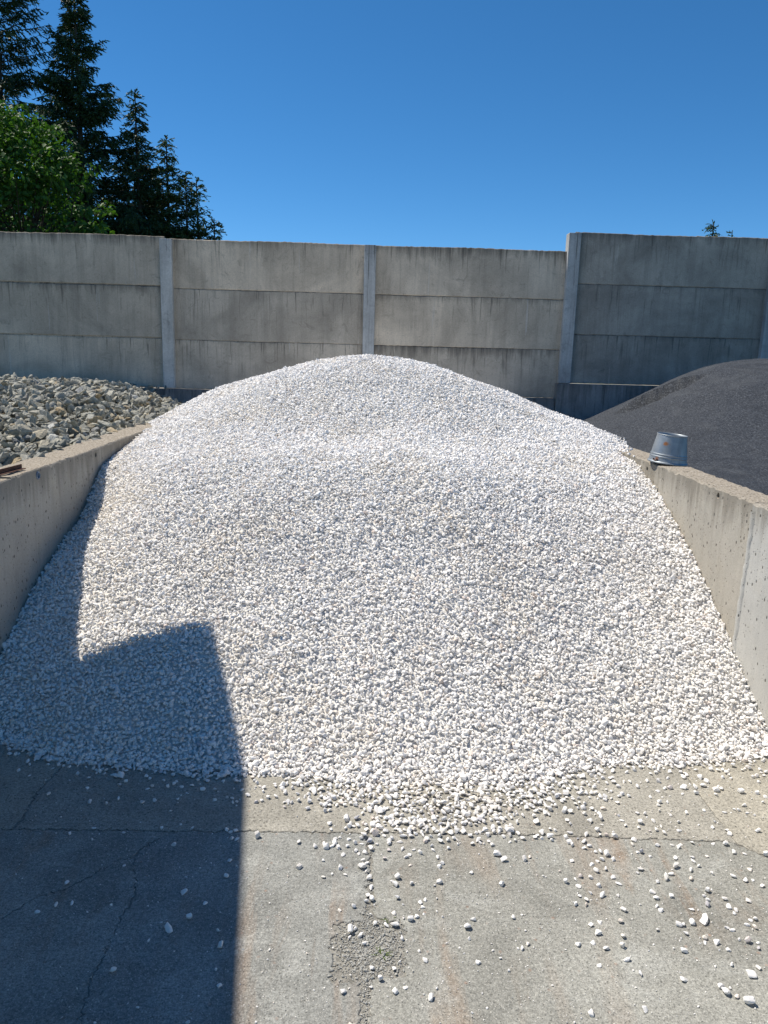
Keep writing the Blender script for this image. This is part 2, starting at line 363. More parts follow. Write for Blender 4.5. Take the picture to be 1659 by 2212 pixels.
slab(between(j_up, -8.5, XLO-.005)+[(XLO-.005, 10.95), (-8.5, 10.95)], M['strip'])
slab(between(j_up, XRO+.005, 8.5)+[(8.5, 10.95), (XRO+.005, 10.95)], M['strip'])
cm = rough_line([(-.67, 2.568), (-.73, 2.524), (-.77, 2.47), (-.769, 2.41), (-.738, 2.321), (-.717, 2.23), (-.726, 2.145), (-.734, 2.078), (-.73, 2.028), (-.731, 1.955), (-.741, 1.882), (-.734, 1.818), (-.715, 1.738), (-.74, 1.4), (-.7, .6), (-.73, -2)], .010, .0055, 11)
ka = min(range(len(cm)), key=lambda i: abs(cm[i][1]-2.44))
cb = rough_line([tuple(cm[ka]), (-.815, 2.418), (-.88, 2.343), (-.952, 2.258), (-1.027, 2.22), (-1.059, 2.181), (-1.1, 2.122), (-1.3, 1.98), (-1.9, 1.7), (-4.5, 1.2)], .010, .005, 12)
cmL, cmR = side(cm, -.0014, 13, .0012, 1.0), side(cm, .0014, 14, .0012, 1.0)      # line runs towards the camera: left of it is +x
cbU, cbD = side(cb, -.0012, 15, .001, 1.0), side(cb, .0012, 16, .001, 1.0)
slab([(-4.5, JY)]+between(j_dn, -4.5, -.69)+cmL[2:ka-1]+cbU[2:], M['slab'])                    # wedge behind the branching crack
slab(cbD[2:]+[(-4.5, -2), (-.735, -2)]+cmL[ka+2:-1][::-1], M['slab'])
ctr_l = rough_line([(.048, 2.57), (.046, 2.49), (.05, 2.358), (.047, 2.246), (.036, 2.16), (.029, 2.119), (-.018, 2.114), (-.061, 2.11), (-.056, 2.055), (-.068, 2.021), (-.055, 1.946), (-.066, 1.885), (.022, 1.876), (.022, 1.80), (.02, 1.739), (.02, -2)], .010, .006, 17)
ctr_r = rough_line([(.056, 2.57), (.058, 2.49), (.062, 2.358), (.066, 2.246), (.064, 2.16), (.072, 2.137), (.148, 2.13), (.163, 2.08), (.158, 1.968), (.154, 1.902), (.066, 1.89), (.054, 1.87), (.052, 1.80), (.05, 1.739), (.05, -2)], .010, .006, 18)
slab(between(j_dn, -.66, .04)+[tuple(p) for p in ctr_l[1:]]+[(-.72, -2)]+cmR[2:-1][::-1], M['slab'])
fr = rough_line([(1.50, JY-.13), (1.52, 2.2), (1.55, 1.2), (1.55, -2)], .02, .002, 19)
slab(between(j_dn, .065, 1.48)+[tuple(p) for p in side(fr, -.003, 20)[1:]]+[tuple(p) for p in ctr_r[::-1][:-1]], M['slab'])
slab(between(j_dn, 1.515, 8.5)+[(8.5, -2)]+[tuple(p) for p in side(fr, .003, 21)[1:]][::-1], M['slab'])
slab([(-8.5, -8.8), (8.5, -8.8), (8.5, -2.01), (-8.5, -2.01)], M['slab'])
slab([(-8.5, -2), (-4.51, -2), (-4.51, JY-.01), (-8.5, JY-.01)], M['slab'])

# ---------------------------------------------------------------- bay walls (cast concrete L-elements)
def cyl_bm(r, p0, axis, L, seg=20):
    bm = bmesh.new(); bmesh.ops.create_cone(bm, cap_ends=True, segments=seg, radius1=r, radius2=r, depth=L)
    q = Vector((0, 0, 1)).rotation_difference(Vector(axis)); bmesh.ops.rotate(bm, verts=bm.verts, matrix=q.to_matrix()); bmesh.ops.translate(bm, verts=bm.verts, vec=p0)
    return bm
def wall_piece(name, x0, x1, y0, y1, parent, mat, seed, holes=(), face_x=None, top=WT):
    """cast element: subdivided box with chipped upper arrises, bored tie holes"""
    r = np.random.default_rng(seed); ny = max(2, int((y1-y0)/.03)); ys = np.linspace(y0, y1, ny); rows = []
    bm = bmesh.new()
    for y in ys:
        ch = .006+.007*abs(r.normal())*(r.random() > .55); ch2 = .006+.007*abs(r.normal())*(r.random() > .55)
        zt = top+.004*math.sin(y*2.1+seed)+r.normal(0, .0015); a, b = r.normal(0, .0008, 2)
        ring = [(x0+a, -.05), (x0+a, zt-ch), (x0+a+ch, zt), (x1+b-ch2, zt), (x1+b, zt-ch2), (x1+b, -.05)]
        rows.append([bm.verts.new((x, y, z)) for x, z in ring])
    for p, q in zip(rows[:-1], rows[1:]):
        for k in range(6): bm.faces.new((p[k], p[(k+1) % 6], q[(k+1) % 6], q[k]))
    bm.faces.new(rows[0]); bm.faces.new(rows[-1][::-1]); bmesh.ops.recalc_face_normals(bm, faces=bm.faces)
    o = link(name, mesh_bm(name, bm, mat), parent)
    if holes:
        cut = bmesh.new()
        for hy, hz, hr in holes:
            c = cyl_bm(hr, (face_x, hy, hz), (1, 0, 0), .14); me = bpy.data.meshes.new('t'); c.to_mesh(me); c.free(); cut.from_mesh(me); bpy.data.meshes.remove(me)
        cme = mesh_bm('cutter', cut); co = link('cutter', cme)
        md = o.modifiers.new('b', 'BOOLEAN'); md.object = co; md.operation = 'DIFFERENCE'; md.solver = 'EXACT'
        dg = bpy.context.evaluated_depsgraph_get(); new = bpy.data.meshes.new_from_object(o.evaluated_get(dg)); o.modifiers.clear(); old = o.data; o.data = new
        bpy.data.meshes.remove(old); bpy.data.objects.remove(co); bpy.data.meshes.remove(cme)
    return o
lw = tag(empty('bay_wall', (XLO, 3.9, 0)), 'low cast concrete bay wall between the slate stones and the white gravel, shaded inner face', 'wall')
def childw(p, o):
    o.parent = p; o.matrix_parent_inverse = Matrix.Translation(-p.location); return o
childw(lw, wall_piece('wall_element', XLO, XLI, 3.967, 10.6, None, M['wall'], 1, ((4.288, 1.045, .022), (5.235, 1.04, .018)), XLI))
childw(lw, wall_piece('wall_element', XLO, XLI+.006, .3, 3.955, None, M['wall'], 2))
bm = bmesh.new()   # plastic sleeve in the tie hole
ring = []
for k in range(24):
    a = k*math.tau/24; ring.append([bm.verts.new((x, 4.288+rr*math.cos(a), 1.045+rr*math.sin(a))) for x, rr in ((XLI-.03, .0215), (XLI+.006, .0225), (XLI+.008, .019), (XLI+.006, .0155), (XLI-.03, .015))])
for k in range(24):
    for j in range(4): bm.faces.new((ring[k][j], ring[k][j+1], ring[(k+1) % 24][j+1], ring[(k+1) % 24][j]))
childw(lw, link('pipe_sleeve', mesh_bm('pipe_sleeve', bm, M['pvc'], True)))
rw = tag(empty('bay_wall', (XRO, 3.7, 0)), 'low cast concrete bay wall carrying the bucket, sunlit face along the white gravel', 'wall')
childw(rw, wall_piece('wall_element', XRI, XRO, 3.712, 10.6, None, M['wall'], 3, ((4.098, 1.045, .017), (5.177, 1.035, .016)), XRI))
childw(rw, wall_piece('wall_element', XRI-.012, XRO, .3, 3.70, None, M['wall_pale'], 4))
# ragged mortar seam over the joint
r = np.random.default_rng(31); bm = bmesh.new(); prev = None
for z in np.linspace(0.02, 1.04, 46):
    w0, w1 = .012+.012*r.random(), .014+.02*r.random(); c0 = 3.70+.012*math.sin(z*5)
    row = [bm.verts.new((x, y, z)) for x, y in ((XRI+.004, c0-w0*2.2), (XRI-.016, c0-w0), (XRI-.020-.003*r.random(), c0), (XRI-.008, c0+w1), (XRI+.004, c0+w1*1.5))]
    if prev:
        for k in range(4): bm.faces.new((prev[k], prev[k+1], row[k+1], row[k]))
    prev = row
childw(rw, link('mortar_seam', mesh_bm('mortar_seam', bm, M['wall_pale'], True)))

# ---------------------------------------------------------------- fence of posts and panels on a footing
def panel(parent, x0, x1, z0, z1, mat, seed, tongue=True):
    r = np.random.default_rng(seed); nx = max(3, int((x1-x0)/.035)); w = x1-x0; h = z1-z0; d = .06
    bm = bmesh.new(); rows = []
    for i in range(nx+1):
        x = -w/2+w*i/nx; t = r.normal(0, .0022)+.004*math.sin(i*.11+seed); b = r.normal(0, .0016)
        c = .007+.005*r.random()*(r.random() > .7); c2 = .005+.004*r.random()
        ring = [(-d/2, c2+b), (-d/2, h-c+t), (-d/2+c, h+t), (-.012, h+t), (-.012, h+.02), (.012, h+.02), (.012, h+t), (d/2-c, h+t), (d/2, h-c+t), (d/2, b), (-d/2+c2, b)] if tongue else [(-d/2, c2+b), (-d/2, h-c+t), (-d/2+c, h+t), (-.012, h+t), (-.011, h+t), (.011, h+t), (.012, h+t), (d/2-c, h+t), (d/2, h-c+t), (d/2, b), (-d/2+c2, b)]
        rows.append([bm.verts.new((x, y, z)) for y, z in ring])
    for p, q in zip(rows[:-1], rows[1:]):
        for k in range(11): bm.faces.new((p[k], p[(k+1) % 11], q[(k+1) % 11], q[k]))
    bm.faces.new(rows[0]); bm.faces.new(rows[-1][::-1]); bmesh.ops.recalc_face_normals(bm, faces=bm.faces)
    o = link('panel', mesh_bm('panel', bm, mat)); o.location = ((x0+x1)/2, YB+.03, z0); childw(parent, o); return o
def post(parent, xc, z0, z1, w=.16, lean=0.0):
    bm = box_bm(-w/2, w/2, -.075, .10, 0, z1-z0, .012, 2)
    for v in bm.verts: v.co.x += lean*v.co.z
    o = link('post', mesh_bm('post', bm, M['post'])); o.location = (xc, YB, z0); childw(parent, o); return o
PX = [-8.26, -5.49, -2.717, .045, 2.815]
fen = tag(empty('panel_fence', (-2.7, YB, 1.22)), 'weathered grey concrete panel fence behind the white gravel, lower of the two stretches', 'fence')
for i in range(4):
    a, b = PX[i]+.03, PX[i+1]-.03; dz = [.05, .03, 0, -.004][i]
    for k, (z0, z1) in enumerate(((1.222, 1.889), (1.894, 2.574), (2.580, 3.226))):
        panel(fen, a+.004*k, b, z0+dz*(k+1)/3, z1+dz*(k+1)/3, M['panel'], 100+i*7+k, k < 2)
for i in range(4): post(fen, PX[i], 1.224 if i > 1 else 1.23, 3.215+(.03 if i < 2 else 0), .16)
fen2 = tag(empty('panel_fence', (2.8, YB, 1.43)), 'taller dark concrete panel fence behind the black sand heap', 'fence')
PX2 = [2.822, 5.66, 8.5]
for i in range(2):
    for k, (z0, z1) in enumerate(((1.436, 2.107), (2.112, 2.788), (2.794, 3.468))):
        panel(fen2, PX2[i]+.035, PX2[i+1]-.03, z0+.004*i, z1+.004*i, M['panel_b'], 200+i*7+k, k < 2)
for i in range(3): post(fen2, PX2[i], 1.43, 3.452, .168, .004)
ft = tag(empty('footing_wall', (0, YB, 0)), 'low dark concrete footing wall under the panel fence', 'wall')
def foot(x0, x1, z1, y0, seed):
    bm = box_bm(x0, x1, y0, 11.35, -.05, z1, .012, 2); return childw(ft, link('footing_block', mesh_bm('footing_block', bm, M['footing'])))
foot(-9, 2.70, 1.215, 10.90, 1); foot(2.705, 9, 1.425, 10.86, 2)

# ---------------------------------------------------------------- stones: shapes shared by single stones and by the heaps
bmI = bmesh.new(); bmesh.ops.create_icosphere(bmI, subdivisions=3, radius=1.0); ICO_V = np.array([v.co[:] for v in bmI.verts]); ICO_F = [[v.index for v in f.verts] for f in bmI.faces]; bmI.free()
bmI = bmesh.new(); bmesh.ops.create_icosphere(bmI, subdivisions=2, radius=1.0); ICO2_V = np.array([v.co[:] for v in bmI.verts]); ICO2_F = [[v.index for v in f.verts] for f in bmI.faces]; bmI.free()
def stone(seed, n, sharp, sx, sy, sz, V=None):
    r = np.random.default_rng(seed); V = ICO_V if V is None else V
    N = r.normal(size=(n, 3)); N /= np.linalg.norm(N, axis=1, keepdims=True); N = np.r_[N, -N[:3]]; D = r.uniform(.68, 1.0, len(N))
    q = np.maximum(V@N.T, 0)/D; rad = 1/np.maximum((q**sharp).sum(1)**(1/sharp), .55)
    P = V*rad[:, None]*np.array([sx, sy, sz]); return P/np.abs(P).max()*.5
PEB = []
for k in range(14):
    s = rng.uniform(.70, .98), rng.uniform(.52, .82)
    me = mesh_np('pebble', stone(300+k, 9, 22, 1.0, s[0], s[1]), ICO_F, M['gravel'], True); me.set_sharp_from_angle(angle=math.radians(32)); PEB.append(me)
SLA = []
for k in range(14):
    P = stone(500+k, 8, 30, 1.0, rng.uniform(.6, .9), rng.uniform(.30, .55))
    r = np.random.default_rng(k); P[:, 2] = .7*np.round(P[:, 2]/.045)*.045+.3*P[:, 2]; P += r.normal(0, .006, P.shape)
    SLA.append(mesh_np('slate', P, ICO_F, M['slate'], False))
def rest_z(me, rot, scl):
    co = np.empty(len(me.vertices)*3); me.vertices.foreach_get('co', co); co = co.reshape(-1, 3)*np.array(scl)
    return -(co@np.array(Euler(rot).to_matrix())[2]).min()

def scatter(name, base, pts, rots, scls, idx, sources, mat, over=None):
    """one heap: an optional base surface plus instanced stones on the loose points (attributes rot, scl, which)"""
    bv, bf = base if base is not None else (np.zeros((0, 3)), [])
    nb = len(bv); V = np.r_[bv, pts]
    me = mesh_np(name, V, bf, mat, True); n = len(V)
    def at(nm, typ, arr, key):
        a = me.attributes.new(nm, typ, 'POINT'); a.data.foreach_set(key, arr)
    z3 = np.zeros((nb, 3))
    at('rot', 'FLOAT_VECTOR', np.r_[z3, rots].ravel(), 'vector'); at('scl', 'FLOAT_VECTOR', np.r_[z3, scls].ravel(), 'vector')
    at('which', 'INT', np.r_[np.zeros(nb, int), idx].astype(np.int32), 'value'); at('is_stone', 'BOOLEAN', np.r_[np.zeros(nb, bool), np.ones(len(pts), bool)], 'value')
    o = link(name, me)
    g = bpy.data.node_groups.new(name+'_scatter', 'GeometryNodeTree')
    g.interface.new_socket('Geometry', in_out='INPUT', socket_type='NodeSocketGeometry'); g.interface.new_socket('Geometry', in_out='OUTPUT', socket_type='NodeSocketGeometry')
    N = g.nodes.new; gi, go, iop, jn, js = N('NodeGroupInput'), N('NodeGroupOutput'), N('GeometryNodeInstanceOnPoints'), N('GeometryNodeJoinGeometry'), N('GeometryNodeJoinGeometry')
    def na(nm, typ):
        a = N('GeometryNodeInputNamedAttribute'); a.data_type = typ; a.inputs['Name'].default_value = nm; return a.outputs['Attribute']
    for s in sources:
        oi = N('GeometryNodeObjectInfo'); oi.transform_space = 'ORIGINAL'; oi.inputs['Object'].default_value = s; oi.inputs['As Instance'].default_value = True
        g.links.new(oi.outputs['Geometry'], js.inputs[0])
    er = N('FunctionNodeEulerToRotation'); g.links.new(na('rot', 'FLOAT_VECTOR'), er.inputs[0])
    src = js.outputs[0]
    if over:
        sm = N('GeometryNodeSetMaterial'); sm.inputs['Material'].default_value = over; g.links.new(src, sm.inputs[0]); src = sm.outputs[0]
    g.links.new(gi.outputs[0], iop.inputs['Points']); g.links.new(src, iop.inputs['Instance']); iop.inputs['Pick Instance'].default_value = True
    g.links.new(na('which', 'INT'), iop.inputs['Instance Index']); g.links.new(er.outputs[0], iop.inputs['Rotation']); g.links.new(na('scl', 'FLOAT_VECTOR'), iop.inputs['Scale'])
    g.links.new(na('is_stone', 'BOOLEAN'), iop.inputs['Selection'])
    g.links.new(gi.outputs[0], jn.inputs[0]); g.links.new(iop.outputs[0], jn.inputs[0]); g.links.new(jn.outputs[0], go.inputs[0])
    md = o.modifiers.new('scatter', 'NODES'); md.node_group = g
    return o

# ---------------------------------------------------------------- loose white pebbles on the floor (single things)
PEBBLES = '''-0.951,2.185 -0.904,2.191 -0.998,2.149 -0.958,2.288 -0.795,2.377 -0.557,2.244,1.5 -0.516,2.127,1.4 -0.57,2.081,1.9 -0.397,2.01,1.2 -0.682,1.913,1.2 -0.48,2.196,1.1 -0.436,2.408 -0.434,2.325 -0.65,2.492,1.1
-1.045,2.551,1.2 -0.972,2.589,1.2 -0.852,2.565 -0.723,2.593 -0.657,2.618 -0.609,2.594 -0.478,2.582 -0.465,2.573 -0.446,2.582 -0.449,2.531 -0.432,2.531,1.2 -0.841,2.761,1.2 -1.043,2.755 -0.976,2.75
-0.94,2.785 -0.715,2.7 -0.793,2.773 -0.561,2.779 -0.708,2.784 -1.087,2.859 -0.966,2.881 -0.843,2.857,1.1 -0.833,2.875 -0.77,2.873 -0.711,2.874,1.2 -0.672,2.883 -0.622,2.853,1.1 -0.575,2.853
-0.465,2.85 -0.681,2.828 -0.513,2.801 -0.493,2.793 -0.485,2.761 -0.471,2.772 -1.162,2.954,1.1 -1.022,2.957 -0.876,2.948 -0.741,2.911 -0.706,2.982 -0.699,2.948 -0.68,2.948 -0.659,2.955
-0.638,2.949 -0.525,2.966 -0.505,2.961 -0.549,2.918 -0.483,2.922 -1.285,3.003 -1.246,3.019 -1.356,2.947 -1.225,2.808 -1.186,3.043,1.2 -0.982,3.028 -1.418,2.985 -0.373,1.862,0.8 -0.417,2.075,0.7
-0.616,2.034,0.8 -0.432,1.741,0.9 -0.679,1.741,0.7 -0.579,1.789,0.5 0.654,1.768,1.6 0.81,1.785,1.3 1.109,1.805,1.8 1.09,1.83,1.2 1.061,1.841,1.3 1.058,1.863,1.1 0.958,1.886,1.3 1.166,1.907,1.7 1.201,1.933 1.125,1.942
0.84,1.908,1.1 0.82,1.963,1.3 0.73,1.942,1.1 0.771,2.005,1.3 0.686,2.02,1.2 0.736,2.028,0.9 0.821,2.015,1.2 0.837,2.054,1.4 0.763,2.07,1.4 0.851,2.119,1.1 0.783,2.116 0.75,2.105 0.877,2.173,1.2 0.762,2.196
0.729,2.201,1.2 0.829,2.241,1.4 0.751,2.24 0.792,2.25 0.881,2.242 0.761,2.287,1.2 0.722,2.306 0.906,2.298,1.3 0.815,2.331 0.782,2.337 0.76,2.324 0.895,2.333 0.845,2.364 0.881,2.373
1.077,2.329,1.4 1.165,2.325,1.3 1.002,2.258,1.2 1.008,2.227,1.1 0.995,2.191 0.999,2.171 1.195,2.267,1.4 1.171,2.241 1.177,2.223 1.165,2.196,1.2 1.106,2.178,1.2 1.122,2.121,1.7 1.033,2.106,1.1 1.047,2.105
1.185,2.094 1.197,2.086 1.235,2.187,1.2 1.252,2.176 1.238,2.158 1.314,2.217,1.2 1.221,2.036,1.1 1.254,2.033 1.12,2.032,1.2 1.093,2.05 1.086,2.035 1.144,2.004 1.004,1.996,1.2 1.273,2.094
1.252,2.108 1.293,2.133,1.2 1.277,2.13 1.395,2.293 1.382,2.322 1.396,2.377,1.2 1.497,2.463 1.424,2.466 1.386,2.473 1.378,2.521,1.2 1.332,2.524 1.423,2.586,1.2 1.54,2.604,1.3 1.251,2.355
1.219,2.393 1.212,2.425 1.155,2.442,1.2 1.22,2.442 1.066,2.448 1.029,2.472 1.042,2.471 1.175,2.514 1.192,2.503 1.118,2.511 1.207,2.519 1.04,2.543,1.4 0.971,2.557,1.2 0.943,2.572,1.2
0.868,2.571,1.2 0.807,2.582,1.4 0.837,2.492,1.2 0.863,2.503 0.874,2.47 0.893,2.471,1.3 0.91,2.453,1.2 0.864,2.421 0.884,2.428 0.925,2.428 0.841,2.403,1.3 0.774,2.42 0.792,2.525,1.1 1.531,2.741,1.1
1.558,2.724 1.466,2.727 1.393,2.738 1.376,2.628 1.242,2.702,1.2 1.159,2.667,1.1 1.101,2.65,1.3 1.176,2.627 1.149,2.606 1.171,2.583 1.235,2.604,1.2 1.427,2.908,1.1 1.41,2.86,1.1 1.285,2.949,1.4
1.336,2.975 1.432,3.002,1.2 1.084,2.975,1.3 1.617,3.021,1.3 1.616,2.985 1.693,2.842 1.67,2.865 1.531,2.919 1.099,2.907,1.2 1.18,2.903 1.136,2.946 1.255,2.876 1.058,2.868 1.077,2.831
1.265,2.794 1.354,2.859 1.209,2.829 0.987,2.741,1.2 1.034,2.699 1.115,2.717 1.142,2.709 1.038,2.665 0.908,2.659,1.2 0.954,2.672,1.3 0.951,2.64 0.821,2.662 0.841,2.8,1.2 0.907,2.815
-0.113,2.5,1.2 -0.081,2.494 -0.042,2.447,1.1 -0.051,2.372,1.4 -0.032,2.339 -0.106,2.326 -0,2.181 -0.046,2.168 0.026,2.378,1.7 0.05,2.323,1.3 0.057,2.276,1.3 0.046,2.235 0.06,2.216,1.1 0.043,2.207
0.04,2.351 0.031,2.416 0.042,2.398 0.002,2.467 0.014,2.452 0.037,2.462 0.147,2.321,1.4 0.126,2.307 0.14,2.288,1.2 0.195,2.294 0.196,2.392,1.1 0.196,2.448 0.183,2.433 0.233,2.459,1.3
0.171,2.477 0.212,2.475 0.235,2.213 0.218,2.204 0.222,2.182 0.129,2.152 0.18,2.122,1.2 0.226,2.153,0.8 0.201,2.138 0.069,2.109 0.102,2.103 0.131,2.101,1.4 -0.009,2.077,1.3 0.007,2.083
0.024,2.059,1.2 0.034,2.022,1.1 -0.011,2.048,0.8 0.15,2.041 0.058,1.928,1.1 0.123,1.927,0.8 0.079,1.886 0.055,1.858,0.9 -0.025,1.842,1.1 0.12,1.842,1.1 0.151,1.857,1.1 0.214,1.957 0.22,1.82 0.239,1.854,0.6
0,1.733,0.9 0.159,2.61,1.2 -0.005,2.614 -0.075,2.536 -0.055,2.545 -0.024,2.534 0,2.51 0.027,2.507 0.054,2.521,1.4 0.125,2.509 0.166,2.523,1.2 0.178,2.553,1.4 0.266,2.538 0.281,2.497
0.284,2.473 0.295,2.437,1.2 0.106,2.558 0.136,2.536 0.081,2.508'''
singles = []; taken = []
r = np.random.default_rng(5)
SHADOW_X = lambda y: -.318-(y-1.739)*.0927
for k, t in enumerate(PEBBLES.split()):
    p = [float(q) for q in t.split(',')]; x, y = p[0], p[1]; s = (p[2] if len(p) > 2 else 1.0)*r.uniform(.0168, .0208)
    o = link('pebble', PEB[k % len(PEB)]); rot = (r.normal(0, .25), r.normal(0, .25), r.uniform(0, 6.28)); sc = (s*r.uniform(1.0, 1.2), s*r.uniform(.9, 1.1), s*r.uniform(.85, 1.1))
    o.rotation_euler = rot; o.scale = sc; o.location = (x, y, rest_z(o.data, rot, sc)-.001)
    big = len(p) > 2 and p[2] >= 1.65
    if x < SHADOW_X(y)-.01:
        if p[-1] == 1.9: tag(o, 'largest white pebble lying on the shaded grey slab', 'pebble')
        elif y > JY: tag(o, 'loose white pebble in the shade on the floor strip by the pile', 'pebble', 'pebbles on the shaded strip')
        else: tag(o, 'loose white pebble in the shade on the dark front slab', 'pebble', 'pebbles on the shaded front slab')
    elif y > JY: tag(o, 'loose white pebble on the sunlit beige strip below the gravel pile', 'pebble', 'pebbles on the sunlit beige strip')
    elif big and x > 1: tag(o, 'big white pebble among the small ones on the sunlit grey slab', 'pebble', 'big pebbles on the sunlit grey slab')
    elif -.1 < x < .2: tag(o, 'loose white pebble along the broken joint of the sunlit front slab', 'pebble', 'pebbles along the broken slab joint')
    else: tag(o, 'small loose white pebble on the sunlit grey front slab', 'pebble', 'small pebbles on the sunlit grey slab')
    singles.append(o); taken.append((x, y))
src_p = singles[:len(PEB)]

# ---------------------------------------------------------------- the white gravel pile
ctrl = []
for y, z in ((3.25, .02), (3.707, .231), (4.064, .422), (4.544, .589), (4.819, .657), (5.046, .779), (5.245, .90), (5.598, .968), (6.254, 1.06), (6.8, 1.10), (7.6, 1.11), (8.6, 1.05)): ctrl.append((XLI-.02, y, z))
for y, z in ((3.2, .02), (3.332, .079), (3.539, .211), (3.896, .425), (4.309, .651), (4.619, .792), (4.961, .921), (5.309, 1.03), (5.9, 1.085)): ctrl.append((XRI+.02, y, z))
for x, y in ((-1.63, 3.24), (-1.28, 3.08), (-1.03, 3.05), (-.72, 3.0), (-.43, 2.99), (-.13, 2.95), (.2, 2.92), (.5, 2.93), (.85, 2.99), (1.1, 3.10), (1.4, 3.10), (1.75, 3.16)):
    ctrl += [(x, y, .012), (x, y-.3, -.10)]
for x, col in ((-1.3, ((3.55, .25), (4.15, .58), (4.7, .88), (5.05, 1.02), (5.5, 1.09), (6.3, 1.29))), (-.7, ((3.55, .30), (4.1, .64), (4.6, .94), (4.95, 1.08), (5.4, 1.14), (5.9, 1.32), (6.4, 1.53))),
               (0, ((3.45, .27), (4.05, .64), (4.55, .96), (4.9, 1.11), (5.4, 1.17), (5.9, 1.38), (6.4, 1.62))), (.7, ((3.45, .26), (4.05, .63), (4.55, .95), (4.9, 1.10), (5.4, 1.17), (5.9, 1.36), (6.4, 1.57))), (1.35, ((3.5, .22), (4.15, .60), (4.7, .90), (5.05, 1.02), (5.5, 1.12), (6.2, 1.30)))):
    ctrl += [(x, y, z) for y, z in col]
for x, z in ((-1.729, 1.19), (-1.353, 1.39), (-.939, 1.525), (-.445, 1.672), (.05, 1.735), (.465, 1.692), (.886, 1.585), (1.313, 1.437), (1.747, 1.26), (2.008, 1.182), (2.3, 1.08)):
    ctrl += [(x, 7.0, z), (x*1.05, 7.55, z-.045), (x, 8.6, z*.82), (x, 10.8, .85)]
ctrl += [(2.25, 6.2, 1.045), (2.2, 5.7, 1.0)]
_pile = tps(ctrl, 2e-4)
def pile_z(x, y):
    return _pile(x, y)+.022*fbm2(x, y, 2.2, 3, 3)*np.clip((y-3.0)*2, 0, 1)+.012*fbm2(x, y, 7, 4, 2)*np.clip((y-3.0)*2, 0, 1)
gx, gy = np.meshgrid(np.arange(XLI, XRI+.001, .04), np.arange(2.6, 10.9, .04)); gz = np.maximum(pile_z(gx, gy)-.017, -.0005)
ny, nx = gx.shape; ii = np.arange(ny*nx).reshape(ny, nx); keep = (gz[:-1, :-1] > .002) | (gz[1:, 1:] > .002)
bf = np.stack([ii[:-1, :-1], ii[:-1, 1:], ii[1:, 1:], ii[1:, :-1]], -1)[keep]; bvv = np.c_[gx.ravel(), gy.ravel(), gz.ravel()]
def jitter_grid(x0, x1, y0, y1, s, r):
    X, Y = np.meshgrid(np.arange(x0, x1, s), np.arange(y0, y1, s*.866)); X = X+(np.arange(X.shape[0]) % 2)[:, None]*s/2
    return (X+r.uniform(-.42, .42, X.shape)*s).ravel(), (Y+r.uniform(-.42, .42, Y.shape)*s).ravel()
r = np.random.default_rng(21)
px, py = jitter_grid(-2.12, 2.5, 2.75, 8.3, .0156, r)
e = .02; pz = pile_z(px, py); sx_ = (pile_z(px+e, py)-pz)/e; sy_ = (pile_z(px, py+e)-pz)/e
extra = r.random(len(px))
ok = pz > .004
ok &= (py < 7.5) | (extra < .6)
inside = (px > XLI+.006) & (px < XRI-.006)
on_l = (px <= XLI+.006) & (px > XLO+.03) & (pz > WT-.005); on_r = (px >= XRI-.006) & (px < XRO-.01) & (r.random(len(px)) < np.clip((pz-WT+.035)/.07, 0, 1))
over_r = (px >= XRO) & (px < 2.45) & (r.random(len(px)) < np.clip((pz-WT+.01)/.06, 0, 1)) & (extra < .8)
ok &= inside | on_l | on_r | over_r
px, py, pz = px[ok], py[ok], pz[ok]; n = len(px)
d = np.exp(r.normal(math.log(.0208), .23, n)); d = np.clip(d, .011, .038)
pz = pz+r.normal(0, .0045, n)-.003
wall_out = ((px > XRI-.006) | (px < XLI+.006)); pz[wall_out] = np.maximum(pz[wall_out], WT+d[wall_out]*.25)
pts = np.c_[px, py, pz]; rots = np.c_[r.normal(.35, .55, n), r.normal(0, .55, n), r.uniform(0, 6.28, n)]; scl = d[:, None]*r.uniform(.88, 1.16, (n, 3))
# thin run-out in front of the toe
def thin(m, r):
    out = []
    blobs = [(.38, 2.76, .20, .12, 3.0), (.12, 2.84, .24, .09, 3.0), (.70, 2.86, .22, .10, 2.4), (.28, 2.63, .24, .05, 1.6), (.95, 3.0, .14, .08, .8), (.55, 2.56, .35, .05, .35), (-.2, 2.9, .2, .05, .6), (1.3, 2.9, .35, .10, .07), (.2, 2.48, .4, .10, .06), (1.75, 3.05, .2, .08, .4), (.9, 2.65, .5, .15, .05), (1.15, 2.3, .6, .3, .022), (.45, 2.25, .4, .3, .012)]
    toe = np.interp
    tx = [-1.81, -1.63, -1.28, -1.03, -.72, -.43, -.13, .2, .5, .85, 1.1, 1.4, 1.75, 1.95]; ty = [3.3, 3.24, 3.08, 3.05, 3.0, 2.99, 2.95, 2.92, 2.93, 2.99, 3.10, 3.10, 3.16, 3.2]
    X = r.uniform(-1.78, 1.93, m); Y = r.uniform(1.75, 3.3, m); dt = np.interp(X, tx, ty)-Y
    dens = np.where(dt < 0, 0, .85*np.exp(-np.maximum(dt, 0)/.035)); dens = np.where(dt < .0, (dt > -.1)*.9, dens)
    for bx, by, wx, wy, a in blobs: dens = np.maximum(dens, a*np.exp(-((X-bx)/wx)**2-((Y-by)/wy)**2)*(.65+.5*fbm2(X, Y, 9, 12, 2)))
    k = r.random(m) < dens
    return X[k], Y[k]
tx_, ty_ = thin(35000, r); cell = {}; acc = []
for x, y in taken: cell.setdefault((int(x/.02), int(y/.02)), []).append((x, y))
for x, y in zip(tx_, ty_):
    c = (int(x/.02), int(y/.02)); near = [q for a in (-1, 0, 1) for b in (-1, 0, 1) for q in cell.get((c[0]+a, c[1]+b), ())]
    if all((x-q[0])**2+(y-q[1])**2 > .0140**2 for q in near): cell.setdefault(c, []).append((x, y)); acc.append((x, y))
